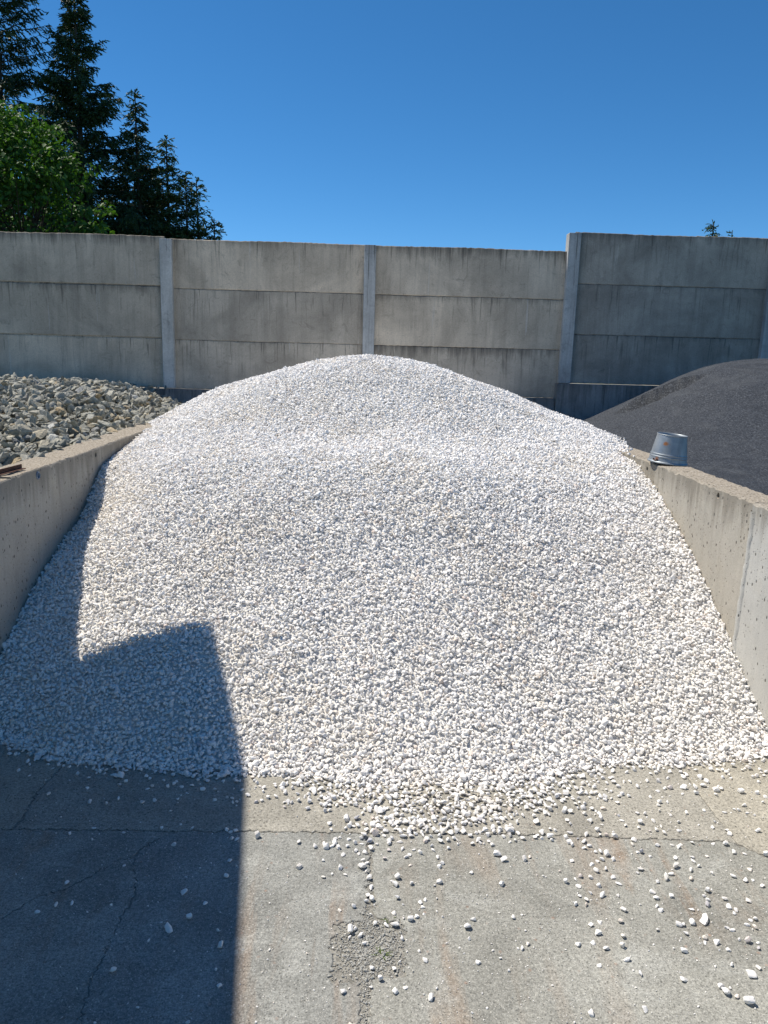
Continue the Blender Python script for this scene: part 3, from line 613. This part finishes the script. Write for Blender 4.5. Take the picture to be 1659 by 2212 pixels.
acc = np.array(acc); na_ = len(acc); ds = np.clip(np.exp(r.normal(math.log(.0210), .22, na_)), .011, .034)
tr = np.c_[r.normal(0, .3, na_), r.normal(0, .3, na_), r.uniform(0, 6.28, na_)]; tsc = ds[:, None]*r.uniform(.85, 1.2, (na_, 3)); lobe = np.exp(-((acc[:, 0]-.35)/.4)**2-((acc[:, 1]-2.83)/.12)**2); tz = r.random(na_)*lobe*.012+np.maximum(ds*.30, np.maximum(pile_z(acc[:, 0], acc[:, 1]), 0)*.6+ds*.28)
pts = np.r_[pts, np.c_[acc, tz]]; rots = np.r_[rots, tr]; scl = np.r_[scl, tsc]
pile = scatter('white_gravel', (bvv, bf), pts, rots, scl, r.integers(0, len(src_p), len(pts)), src_p, M['base'])
tag(pile, 'large pile of white marble gravel filling the concrete bay', 'gravel', kind='stuff')
print('gravel stones', len(pts))

# crushed white chips and grit over the floor
n = 11000; gxx = r.uniform(-1.9, 2.2, n); gyy = 1.0+2.2*r.random(n)**.8; 
kk = (r.random(n) < .35+.65*np.clip(fbm2(gxx, gyy, 2.0, 31, 3)+.35, 0, 1)) & ((gxx > -.3) | (r.random(n) < .35)); gxx, gyy = gxx[kk], gyy[kk]
n2 = 4200; px2 = r.normal(.05, .07, n2); py2 = r.normal(2.01, .085, n2); n3 = 2200; px3 = r.normal(.036, .012, n3); py3 = r.uniform(1.2, 2.5, n3)
n4 = 500; px4 = r.uniform(-1.8, 1.9, n4); py4 = JY+r.normal(0, .006, n4)-np.clip(px4-.9, 0, .6)*.09
def strew(name, gg, zb, lab, mu, over=None):
    n = len(gg); gd = np.clip(np.exp(r.normal(math.log(mu), .42, n)), .0016, .011)
    o = scatter(name, None, np.c_[gg, zb+gd*.3], np.c_[r.normal(0, .4, n), r.normal(0, .4, n), r.uniform(0, 6.28, n)], gd[:, None]*r.uniform(.8, 1.3, (n, 3)), r.integers(0, len(src_p), n), src_p, M['base'], over)
    tag(o, lab, 'grit', kind='stuff')
strew('white_grit', np.c_[gxx, gyy], np.zeros(len(gxx)), 'fine white chips and grit strewn over the concrete floor', .0038)
strew('concrete_grit', np.r_[np.c_[px2, py2], np.c_[px3, py3], np.c_[px4, py4]], np.r_[np.full(n2, -.0042), np.full(n3, -.004), np.full(n4, -.004)], 'grey beige crumbs of concrete filling the broken patch and the joints', .0036, M['grit'])

# ---------------------------------------------------------------- slate stones in the left bay
sc_ctrl = [(-2.05, 4.6, 1.0), (-2.05, 5.5, 1.03), (-2.05, 7, 1.05), (-2.05, 8.4, 1.04), (-2.05, 9.6, .95), (-2.22, 9.3, 1.03), (-2.55, 9, 1.20), (-2.95, 8.8, 1.30), (-3.47, 8.8, 1.32), (-4.15, 8.8, 1.32), (-3.4, 7.4, 1.28), (-2.5, 7.4, 1.18), (-2.9, 6, 1.12), (-5, 7.5, 1.33), (-3, 10.8, 1.16), (-4.5, 10.8, 1.2), (-2.3, 10.8, .9), (-3.5, 5.2, 1.06), (-6, 5, 1.05), (-6.5, 9, 1.35), (-2.3, 5, 1.03)]
slate_z0 = tps(sc_ctrl, 1e-3)
def slate_z(x, y): return slate_z0(x, y)+.03*fbm2(x, y, 3, 9, 2)
r = np.random.default_rng(44)
qx, qy = jitter_grid(-5.6, -2.0, 4.75, 10.85, .057, r); qz = slate_z(qx, qy); nq = len(qx)
# position in view, only to choose which stones are the largest seen
dist = np.hypot(qx, qy); infr = (qx/qy > -.49) & (qy > 4.9)
order = np.argsort(np.where(infr, dist, 99)); 
dq = np.clip(np.exp(r.normal(math.log(.086), .28, nq)), .045, .15)
rq = np.c_[r.normal(.25, .6, nq), r.normal(0, .6, nq), r.uniform(0, 6.28, nq)]; sq = dq[:, None]*np.c_[r.uniform(.9, 1.4, nq), r.uniform(.8, 1.2, nq), r.uniform(.75, 1.2, nq)]
qz = qz+r.normal(0, .024, nq)+.01
edge = qx > XLO-.07; qz[edge] = np.maximum(qz[edge], WT-.01)*.35+qz[edge]*.65
pick = order[:300]; rest = order[300:]; src_s = []
for k, i in enumerate(pick):
    o = link('slate', SLA[k % len(SLA)]); o.location = (qx[i], qy[i], qz[i]); o.rotation_euler = rq[i]; o.scale = sq[i]
    if qx[i] > -2.28: tag(o, 'rough grey green slate stone lying against the left bay wall', 'stone', 'slate stones along the wall')
    else: tag(o, 'flat grey green slate stone on the front of the slate heap', 'stone', 'slate stones on the heap front')
    if k < len(SLA): src_s.append(o)
sgx, sgy = np.meshgrid(np.arange(-6.6, XLO+.001, .1), np.arange(4.7, 10.9, .1)); sgz = slate_z(sgx, sgy)-.07; a, b = sgx.shape; ii = np.arange(a*b).reshape(a, b)
sf = np.stack([ii[:-1, :-1], ii[:-1, 1:], ii[1:, 1:], ii[1:, :-1]], -1).reshape(-1, 4)
# a few more on the ledge at the fence
lx = r.uniform(-4.6, -2.75, 26); ly = r.uniform(10.8, 10.95, 26); lz = np.full(26, 1.235)
i0 = r.integers(0, nq, 26)
sp_ = np.r_[np.c_[qx, qy, qz][rest], np.c_[lx, ly, lz]]; sr = np.r_[rq[rest], rq[i0]]; ss = np.r_[sq[rest], sq[i0]*.9]
sh = scatter('slate_rubble', (np.c_[sgx.ravel(), sgy.ravel(), sgz.ravel()], sf), sp_, sr, ss, r.integers(0, len(src_s), len(sp_)), src_s, M['slatebase'])
tag(sh, 'farther part of the grey green slate rubble heap in the left bay', 'rubble', kind='stuff')

# ---------------------------------------------------------------- black sand heap in the right bay
bc = [(2.14, 3.5, .55), (2.14, 4.5, .93), (2.14, 5.5, .98), (2.14, 6.5, 1.0), (2.14, 7.5, 1.02), (2.14, 8.6, .98), (2.3, 9.6, .85), (2.55, 9, 1.02), (2.6, 8, 1.19), (2.92, 9, 1.22), (2.95, 8, 1.385), (3.31, 9, 1.42), (3.46, 8, 1.615), (3.83, 8.9, 1.69), (4.36, 8.9, 1.795), (4.68, 8.9, 1.815), (5.5, 8.8, 1.78), (3.2, 6, 1.10), (4.2, 6, 1.12), (3.2, 7, 1.30), (4.2, 7.2, 1.50), (5.5, 6.5, 1.3), (3.5, 4.5, .72), (5.5, 4.5, .6), (4, 10.8, 1.25), (5.5, 10.8, 1.35), (2.6, 10.8, .65), (3.2, 10.8, .92), (3, 3.2, .2), (5, 3.2, .1)]
bz0 = tps(bc, 1e-3)
bx, by = np.meshgrid(np.arange(XRO+.002, 6.6, .022), np.arange(3.2, 10.88, .022))
bz = bz0(bx, by)+.025*fbm2(bx, by, 1.6, 51, 3)+.006*fbm2(bx, by, 14, 52, 3)+.0035*fbm2(bx, by, 45, 53, 2)
# slumped scarp running up the flank
A0, A1 = np.array((2.62, 8.05)), np.array((3.52, 7.98)); dv = (A1-A0)/np.linalg.norm(A1-A0); t = (bx-A0[0])*dv[0]+(by-A0[1])*dv[1]; u_ = -(bx-A0[0])*dv[1]+(by-A0[1])*dv[0]
u_ = u_+.055*fbm2(t, t*0, 5, 54, 4)+.012*fbm2(bx, by, 9, 55, 2); L = np.linalg.norm(A1-A0)
amp = np.clip(np.minimum(t, L*1.05-t)*4, 0, 1)*(.095+.06*np.clip(1-t/L, 0, 1))
bz += np.where(u_ > 0, amp*np.exp(-u_/.28)*.55, -amp*np.exp(u_/.12)*.6)
bz = np.maximum(bz, -.01); a, b = bx.shape; ii = np.arange(a*b).reshape(a, b); f_ = np.stack([ii[:-1, :-1], ii[:-1, 1:], ii[1:, 1:], ii[1:, :-1]], -1).reshape(-1, 4)
sd_o = link('black_sand', mesh_np('black_sand', np.c_[bx.ravel(), by.ravel(), bz.ravel()], f_, M['sand'], True))
tag(sd_o, 'smooth heap of black basalt sand in the right bay', 'sand', kind='stuff')

# ---------------------------------------------------------------- zinc bucket upside down on the right wall
bk = tag(empty('bucket', (2.043, 5.075, WT+.004)), 'upturned galvanised zinc bucket with rust spots standing on the right bay wall', 'bucket')
def lathe(prof, seg=56, wav=None):
    bm = bmesh.new(); rows = []
    for k in range(seg):
        a = k*math.tau/seg; row = []
        for j, (rr, z) in enumerate(prof):
            w = wav(a, j) if wav else 0; row.append(bm.verts.new((rr*math.cos(a), rr*math.sin(a), z+w)))
        rows.append(row)
    for k in range(seg):
        p, q = rows[k], rows[(k+1) % seg]
        for j in range(len(prof)-1): bm.faces.new((p[j], q[j], q[j+1], p[j+1]))
    bmesh.ops.recalc_face_normals(bm, faces=bm.faces); return bm
def rad(z): return .128-(.128-.098)*z/.222
prof = [(rad(0)-.002, .012), (rad(0)-.001, .002)]
prof += [(rad(0)+.004, .0), (rad(0)+.006, .006), (rad(0)+.003, .012)]
for z in np.linspace(.016, .222, 60):
    bead = .0035*math.exp(-((z-.052)/.0045)**2)+.0035*math.exp(-((z-.070)/.0045)**2); prof.append((rad(z)+bead, z))
prof += [(rad(.222)+.003, .226), (rad(.222)+.001, .230), (rad(.222)-.003, .228), (rad(.222)-.004, .21), (rad(.222)-.002, .012), (rad(0)-.002, .012)]
wavy = lambda a, j: (.006*max(0, math.sin(a*3+1.2))+.004*math.sin(a*2)) if j < 5 or j > 68 else 0
body_b = link('bucket_body', mesh_bm('bucket_body', lathe(prof[:-2]+[(rad(.0)-.004, .012)], 56, None), M['zinc'], True), bk)
bmd = lathe([(.0005, .165), (.05, .166), (rad(.17)-.004, .168)], 40); link('bucket_base', mesh_bm('bucket_base', bmd, M['zinc'], True), bk)
for s in (math.radians(200), math.radians(20)):
    c = Vector((math.cos(s), math.sin(s), 0)); t_ = Vector((-c.y, c.x, 0)); bm = bmesh.new(); pv = None
    for k in range(13):
        a = math.pi*k/12; row = []
        for q in range(8):
            b = q*math.tau/8; rr = .016+.0045*math.cos(b); p = c*(rad(.035)+.004+.004*math.sin(b))+t_*(rr*math.cos(a))+Vector((0, 0, .034-rr*math.sin(a))); row.append(bm.verts.new(p))
        if pv:
            for q in range(8): bm.faces.new((pv[q], pv[(q+1) % 8], row[(q+1) % 8], row[q]))
        pv = row
    link('handle_ear', mesh_bm('handle_ear', bm, M['rust'], True), bk)
bk.rotation_euler = (math.radians(2.5), math.radians(4.0), math.radians(8)); bk.location.z = WT+.010; bk.scale = (.97, .97, .83)
# rusty steel angle lying on the left wall
bm = bmesh.new(); pr = [(-.013, 0), (.013, 0), (.013, .004), (-.009, .004), (-.009, .026), (-.013, .026)]
e0 = [bm.verts.new((x, -.45, z)) for x, z in pr]; e1 = [bm.verts.new((x, .45, z)) for x, z in pr]
for k in range(6): bm.faces.new((e0[k], e0[(k+1) % 6], e1[(k+1) % 6], e1[k]))
bm.faces.new(e0[::-1]); bm.faces.new(e1); bmesh.ops.recalc_face_normals(bm, faces=bm.faces)
ab = tag(link('steel_angle', mesh_bm('steel_angle', bm, M['rust'])), 'rusty brown steel angle bar lying on top of the left bay wall', 'steel bar'); ab.location = (-1.905, 3.78, WT+.006); ab.rotation_euler = (0, 0, math.radians(-6))

# weeds in the broken joint
def weed(x, y, s, n, seed, label):
    r = np.random.default_rng(seed); bm = bmesh.new()
    for k in range(n):
        a = r.uniform(0, 6.28); L = s*r.uniform(.6, 1.2); w = s*.09; up = r.uniform(.5, 1.3); d = Vector((math.cos(a), math.sin(a), up)).normalized(); t_ = Vector((-math.sin(a), math.cos(a), 0))*w; pv = None
        for j in range(5):
            f = j/4; p = d*L*f+Vector((math.cos(a), math.sin(a), -1.1))*L*.35*f*f; ww = t_*(1.0-f**1.6)*(.5+f)+t_*.02
            row = [bm.verts.new(p-ww), bm.verts.new(p+Vector((0, 0, -w*.3))), bm.verts.new(p+ww)]
            if pv: bm.faces.new((pv[0], pv[1], row[1], row[0])); bm.faces.new((pv[1], pv[2], row[2], row[1]))
            pv = row
    o = tag(link('weed', mesh_bm('weed', bm, M['weed'], True)), label, 'weed'); o.location = (x, y, -.008)
weed(.085, 1.985, .032, 9, 1, 'tiny weed growing in the middle of the broken patch of floor'); weed(.115, 2.125, .028, 8, 2, 'tiny weed growing at the far edge of the broken patch beside a pebble')

# ---------------------------------------------------------------- unseen cantilevered roof left of the frame, added to cast the front slab shadow
TH = 3.5; cp = tag(empty('shadow_caster', (-2.325, 4.566, 0)), 'unseen grey steel roof on posts added left of the white gravel bay to cast the shadow', 'shadow_caster')
cp.rotation_euler = (0, 0, math.radians(7.3)); Wd, Ln = 1.6, 9.5
rf = link('roof', mesh_bm('roof', box_bm(-Wd, 0.0, -Ln, 0.0, TH-.05, TH, .004, 1), M['caster_roof']), cp)
for yy in np.arange(-Ln+.15, 0, 1.0):
    link('rafter', mesh_bm('rafter', box_bm(-Wd+.05, -.08, yy-.05, yy+.05, TH-.22, TH-.052, .005, 1), M['caster_frame']), cp)
for yy in (-.85, -3.85, -6.85, -9.0):
    link('post', mesh_bm('post', box_bm(-1.50, -1.32, yy-.09, yy+.09, -.05, TH-.225, .01, 1), M['caster_frame']), cp)
link('girder', mesh_bm('girder', box_bm(-1.48, -1.34, -Ln+.02, -.02, TH-.36, TH-.225, .005, 1), M['caster_frame']), cp)

# ---------------------------------------------------------------- trees behind the fence
def tube(bm, pts, rads, seg=7):
    pv = None
    for i, (p, rr) in enumerate(zip(pts, rads)):
        p = Vector(p); d = (Vector(pts[min(i+1, len(pts)-1)])-Vector(pts[max(i-1, 0)])).normalized(); a = d.orthogonal().normalized(); b = d.cross(a)
        row = [bm.verts.new(p+(a*math.cos(k*math.tau/seg)+b*math.sin(k*math.tau/seg))*rr) for k in range(seg)]
        if pv:
            for k in range(seg): bm.faces.new((pv[k], pv[(k+1) % seg], row[(k+1) % seg], row[k]))
        pv = row
def norm(a): return a/np.maximum(np.linalg.norm(a, axis=1, keepdims=True), 1e-9)
def spruce(x, y, h, rad_, seed, label, mat, group=None, step=.30, nb=6, dens=1.0, droop=.5, low=.8, name='spruce_tree', tw=1.0, power=.85):
    r = np.random.default_rng(seed); root = tag(empty(name, (x, y, -.06)), label, 'tree', group)
    bm = bmesh.new(); zs = np.linspace(0, h, 12); wob = r.normal(0, .015*h/12, (12, 2)).cumsum(0)*.6
    tube(bm, [(wob[i, 0], wob[i, 1], z) for i, z in enumerate(zs)], [max(.012, .016*h*(1-z/h)**.9+.008) for z in zs], 8)
    O, D, Ls = [], [], []     # twig origin, direction, length
    z = low
    while z < h-.12:
        t = (h-z)/h
        for k in range(max(3, int(round(nb*r.uniform(.7, 1.3))))):
            az = r.uniform(0, 6.283); L = rad_*min(1.0, t*1.35)**power*r.uniform(.55, 1.12)+.10; zz = z+r.uniform(-.4, .4)*step
            c = np.array([math.cos(az), math.sin(az), 0.]); lat = np.array([-c[1], c[0], 0.])
            up = .55*(1-t)**1.5+.05; n = 7; s = np.linspace(0, 1, n)
            cx, cy = np.interp(zz, zs, wob[:, 0]), np.interp(zz, zs, wob[:, 1]); bend = r.normal(0, .08)
            P = np.array([cx, cy, zz])+c*(L*s)[:, None]+lat*(bend*L*s*s)[:, None]; P[:, 2] += L*(up*s-droop*t*(1.5*s*s-.95*s**3.2))
            tube(bm, [tuple(q) for q in P], list(np.linspace(.006+.008*L, .004, n)), 4)
            m = int(max(5, L/.040*dens)); ss = r.uniform(.12, 1.0, m)**.85; Q = np.stack([np.interp(ss, s, P[:, j]) for j in range(3)], 1)
            sg = r.choice([-1, 1], m)[:, None]; hang = r.uniform(.25, 1.2, m)[:, None]*(.45+.75*t)
            d = norm(c*r.uniform(.1, .9, m)[:, None]+lat*sg*r.uniform(.15, .9, m)[:, None]+np.array([0, 0, -1.])*hang+np.array([0, 0, .25])*(1-t))
            O.append(Q); D.append(d); Ls.append(r.uniform(.14, .46, m)*(.55+.6*t)*tw)
        z += step*r.uniform(.75, 1.25)*(.55+.6*t)
    # leader
    m = 14; O.append(np.c_[np.zeros(m)+wob[-1, 0], np.zeros(m)+wob[-1, 1], h-r.uniform(0, .5, m)]); D.append(norm(r.normal(0, .5, (m, 3))+np.array([0, 0, .7]))); Ls.append(r.uniform(.08, .2, m))
    O, D, Ls = np.concatenate(O), np.concatenate(D), np.concatenate(Ls); nt = len(O)
    link('trunk', mesh_bm('trunk', bm, M['bark'], True), root)
    K = 6; f = (np.arange(K)+.5)/K
    Cn = O[:, None, :]+D[:, None, :]*(Ls[:, None]*f)[:, :, None]; Cn[:, :, 2] -= (Ls[:, None]*f**2)*.18
    ax = norm((D[:, None, :]+r.normal(0, .45, (nt, K, 3))).reshape(-1, 3)); Cn = Cn.reshape(-1, 3); wd = norm(np.cross(ax, r.normal(0, 1, ax.shape)))
    ln = (np.repeat(Ls, K)*r.uniform(.30, .55, nt*K))[:, None]; ww = r.uniform(.012, .028, (nt*K, 1))*tw
    V = np.stack([Cn-ax*ln*.5-wd*ww*.4, Cn+wd*ww, Cn+ax*ln*.6, Cn-wd*ww*.9-ax*ln*.1], 1).reshape(-1, 3); F = np.arange(len(V)).reshape(-1, 4)
    link('crown', mesh_np('crown', V, F, mat), root); return len(F)
nf = 0
nf += spruce(-10.75, 24.5, 15.5, 2.6, 1, 'tallest dark spruce cut by the left edge of the picture', M['spruce'], droop=.55, dens=1.2)
nf += spruce(-8.98, 25.5, 11.45, 1.5, 2, 'thin sparse spruce between the two tall dark spruces', M['spruce_b'], dens=.8, nb=5, step=.36)
nf += spruce(-8.2, 23.8, 11.6, 3.1, 3, 'tall broad dark spruce whose tip touches the top of the picture', M['spruce'], droop=.6, dens=1.8, nb=8, power=1.1)
nf += spruce(-6.66, 24, 9.05, 2.6, 4, 'pointed spruce with a bare leader right of the tall dark one', M['spruce'], droop=.5, dens=1.25, power=1.35)
nf += spruce(-5.93, 24.4, 7.95, 2.1, 5, 'medium spruce with upturned tips right of the pointed one', M['spruce_b'], droop=.5, dens=1.2, power=1.3)
nf += spruce(-5.32, 24, 6.9, 1.1, 6, 'slim open spruce with two thin stems near the end of the row', M['spruce_b'], droop=.4, dens=1.0, nb=5)
nf += spruce(-5.03, 24.3, 6.75, 1.0, 7, 'slim open spruce standing close behind another at the row end', M['spruce_b'], droop=.35, dens=.9, nb=5)
nf += spruce(-4.45, 23.8, 5.6, .75, 8, 'smallest spruce of the row peeping over the fence', M['spruce_b'], droop=.3, dens=.9, nb=5)
nf += spruce(-7.5, 26.5, 8.0, 3.2, 9, 'dark spruce deep in the row behind the leafy tree', M['spruce'], droop=.6, dens=1.4, nb=7)
nf += spruce(10.36, 24, 5.92, .6, 10, 'small spruce tip rising above the taller right fence', M['spruce_b'], dens=1.2, droop=.2, nb=5, tw=.9)
nf += spruce(11.0, 24.2, 5.72, .55, 11, 'shorter spruce tip right of the other above the right fence', M['spruce_b'], dens=1.2, droop=.2, nb=5, tw=.9)

def leafy(x, y, clumps, leaves, size, seed, label, name, cat, mat, stems):
    r = np.random.default_rng(seed); root = tag(empty(name, (x, y, -.06)), label, cat); bm = bmesh.new()
    for (cx, cy, cz, cr) in stems: 
        n = 9; s = np.linspace(0, 1, n); w = r.normal(0, .06, (n, 2)).cumsum(0)*s[:, None]
        tube(bm, [(cx*a**1.4+w[i, 0], cy*a**1.4+w[i, 1], cz*a) for i, a in enumerate(s)], list(np.linspace(cr, cr*.15, n)), 7)
    for (cx, cy, cz, cr) in clumps[::2]:
        b0 = np.array(stems[r.integers(len(stems))][:3])*r.uniform(.4, .8); e1_ = np.array((cx, cy, cz)); m_ = (b0+e1_)/2+r.normal(0, .1, 3)
        tube(bm, [tuple(b0), tuple(m_), tuple(e1_)], [.03, .018, .005], 5)
    link('trunk', mesh_bm('trunk', bm, M['bark'], True), root)
    Cs = []; Ns = []
    for (cx, cy, cz, cr) in clumps:
        n = int(leaves*(cr/.5)**2); d = norm(r.normal(0, 1, (n, 3))); rr = cr*r.uniform(.25, 1.0, n)**.5
        # twigs: leaves gather along short shoots
        Cs.append(np.array((cx, cy, cz))+d*rr[:, None]*np.array((1, 1, .72))+r.normal(0, .04, (n, 3))); Ns.append(norm(d*.5+np.array((0, 0, .8))+r.normal(0, .5, (n, 3))))
    C_, N_ = np.concatenate(Cs), np.concatenate(Ns); n = len(C_)
    a = norm(np.cross(N_, r.normal(0, 1, (n, 3)))); a[:, 2] -= .35; a = norm(a); b = norm(np.cross(N_, a)); L = size*r.uniform(.7, 1.25, (n, 1)); W = L*r.uniform(.22, .32, (n, 1)); dn = N_*L*.06
    V = np.stack([C_-a*L*.5, C_-a*L*.12+b*W+dn, C_+a*L*.25+b*W*.8+dn, C_+a*L*.55-dn*2, C_+a*L*.25-b*W*.8+dn, C_-a*L*.12-b*W+dn, C_+a*L*.05-dn], 1).reshape(-1, 3)
    k = np.arange(n)[:, None]*7; F = np.concatenate([k+np.array([0, 1, 2, 6]), k+np.array([6, 2, 3, 4]), k+np.array([0, 6, 4, 5])]); 
    link('crown', mesh_np('crown', V, F, mat, True), root); return len(F)
r = np.random.default_rng(77); cl = []
for k in range(190):
    d = r.normal(0, 1, 3); d /= np.linalg.norm(d); q = r.uniform(.5, 1.0)**.5
    cl.append((d[0]*2.35*q, d[1]*2.0*q, 3.95+d[2]*2.55*q, r.uniform(.25, .55)))
for k in range(70):
    d = r.normal(0, 1, 3); d /= np.linalg.norm(d); d[2] = abs(d[2])*.9; q = r.uniform(1.0, 1.16)
    cl.append((d[0]*2.3*q, d[1]*2.0*q, 3.95+d[2]*2.6*q, r.uniform(.12, .24)))
cl += [(2.0, -.3, 3.95, .42), (2.2, -.4, 4.35, .33), (2.4, -.3, 4.15, .28), (2.2, -.3, 3.9, .3), (2.0, -.4, 5.0, .35), (1.7, -.2, 5.3, .3), (2.2, .1, 3.5, .45), (.55, -.5, 6.2, .35), (1.5, -.3, 5.6, .35), (-.3, 0, 6.45, .4), (1.9, -.4, 3.2, .45), (1.2, -1.2, 3.6, .5), (.2, -1.3, 3.7, .55), (1.0, -1.1, 4.6, .5)]
nf += leafy(-7.85, 17, cl, 190, .105, 5, 'bright green broad leaved tree in front of the spruces at the left edge', 'leafy_tree', 'tree', M['leaf'], [(.2, 0, 5.6, .13), (-1.1, .3, 5.0, .09), (1.4, -.2, 4.6, .08), (.5, .9, 4.8, .07)])
nf += leafy(-3.75, 13.6, [(-.25, 0, 3.3, .2), (.1, .05, 3.42, .16), (.38, 0, 3.32, .2), (-.05, .1, 3.05, .35), (.35, .1, 2.9, .35), (-.3, 0, 2.6, .4), (.2, 0, 2.2, .5)], 260, .085, 6, 'low green shrub just showing over the fence below the spruces', 'shrub', 'shrub', M['leaf'], [(0, 0, 3.2, .03), (.3, 0, 3.1, .025), (-.25, 0, 3.0, .025)])
print('foliage faces', nf)
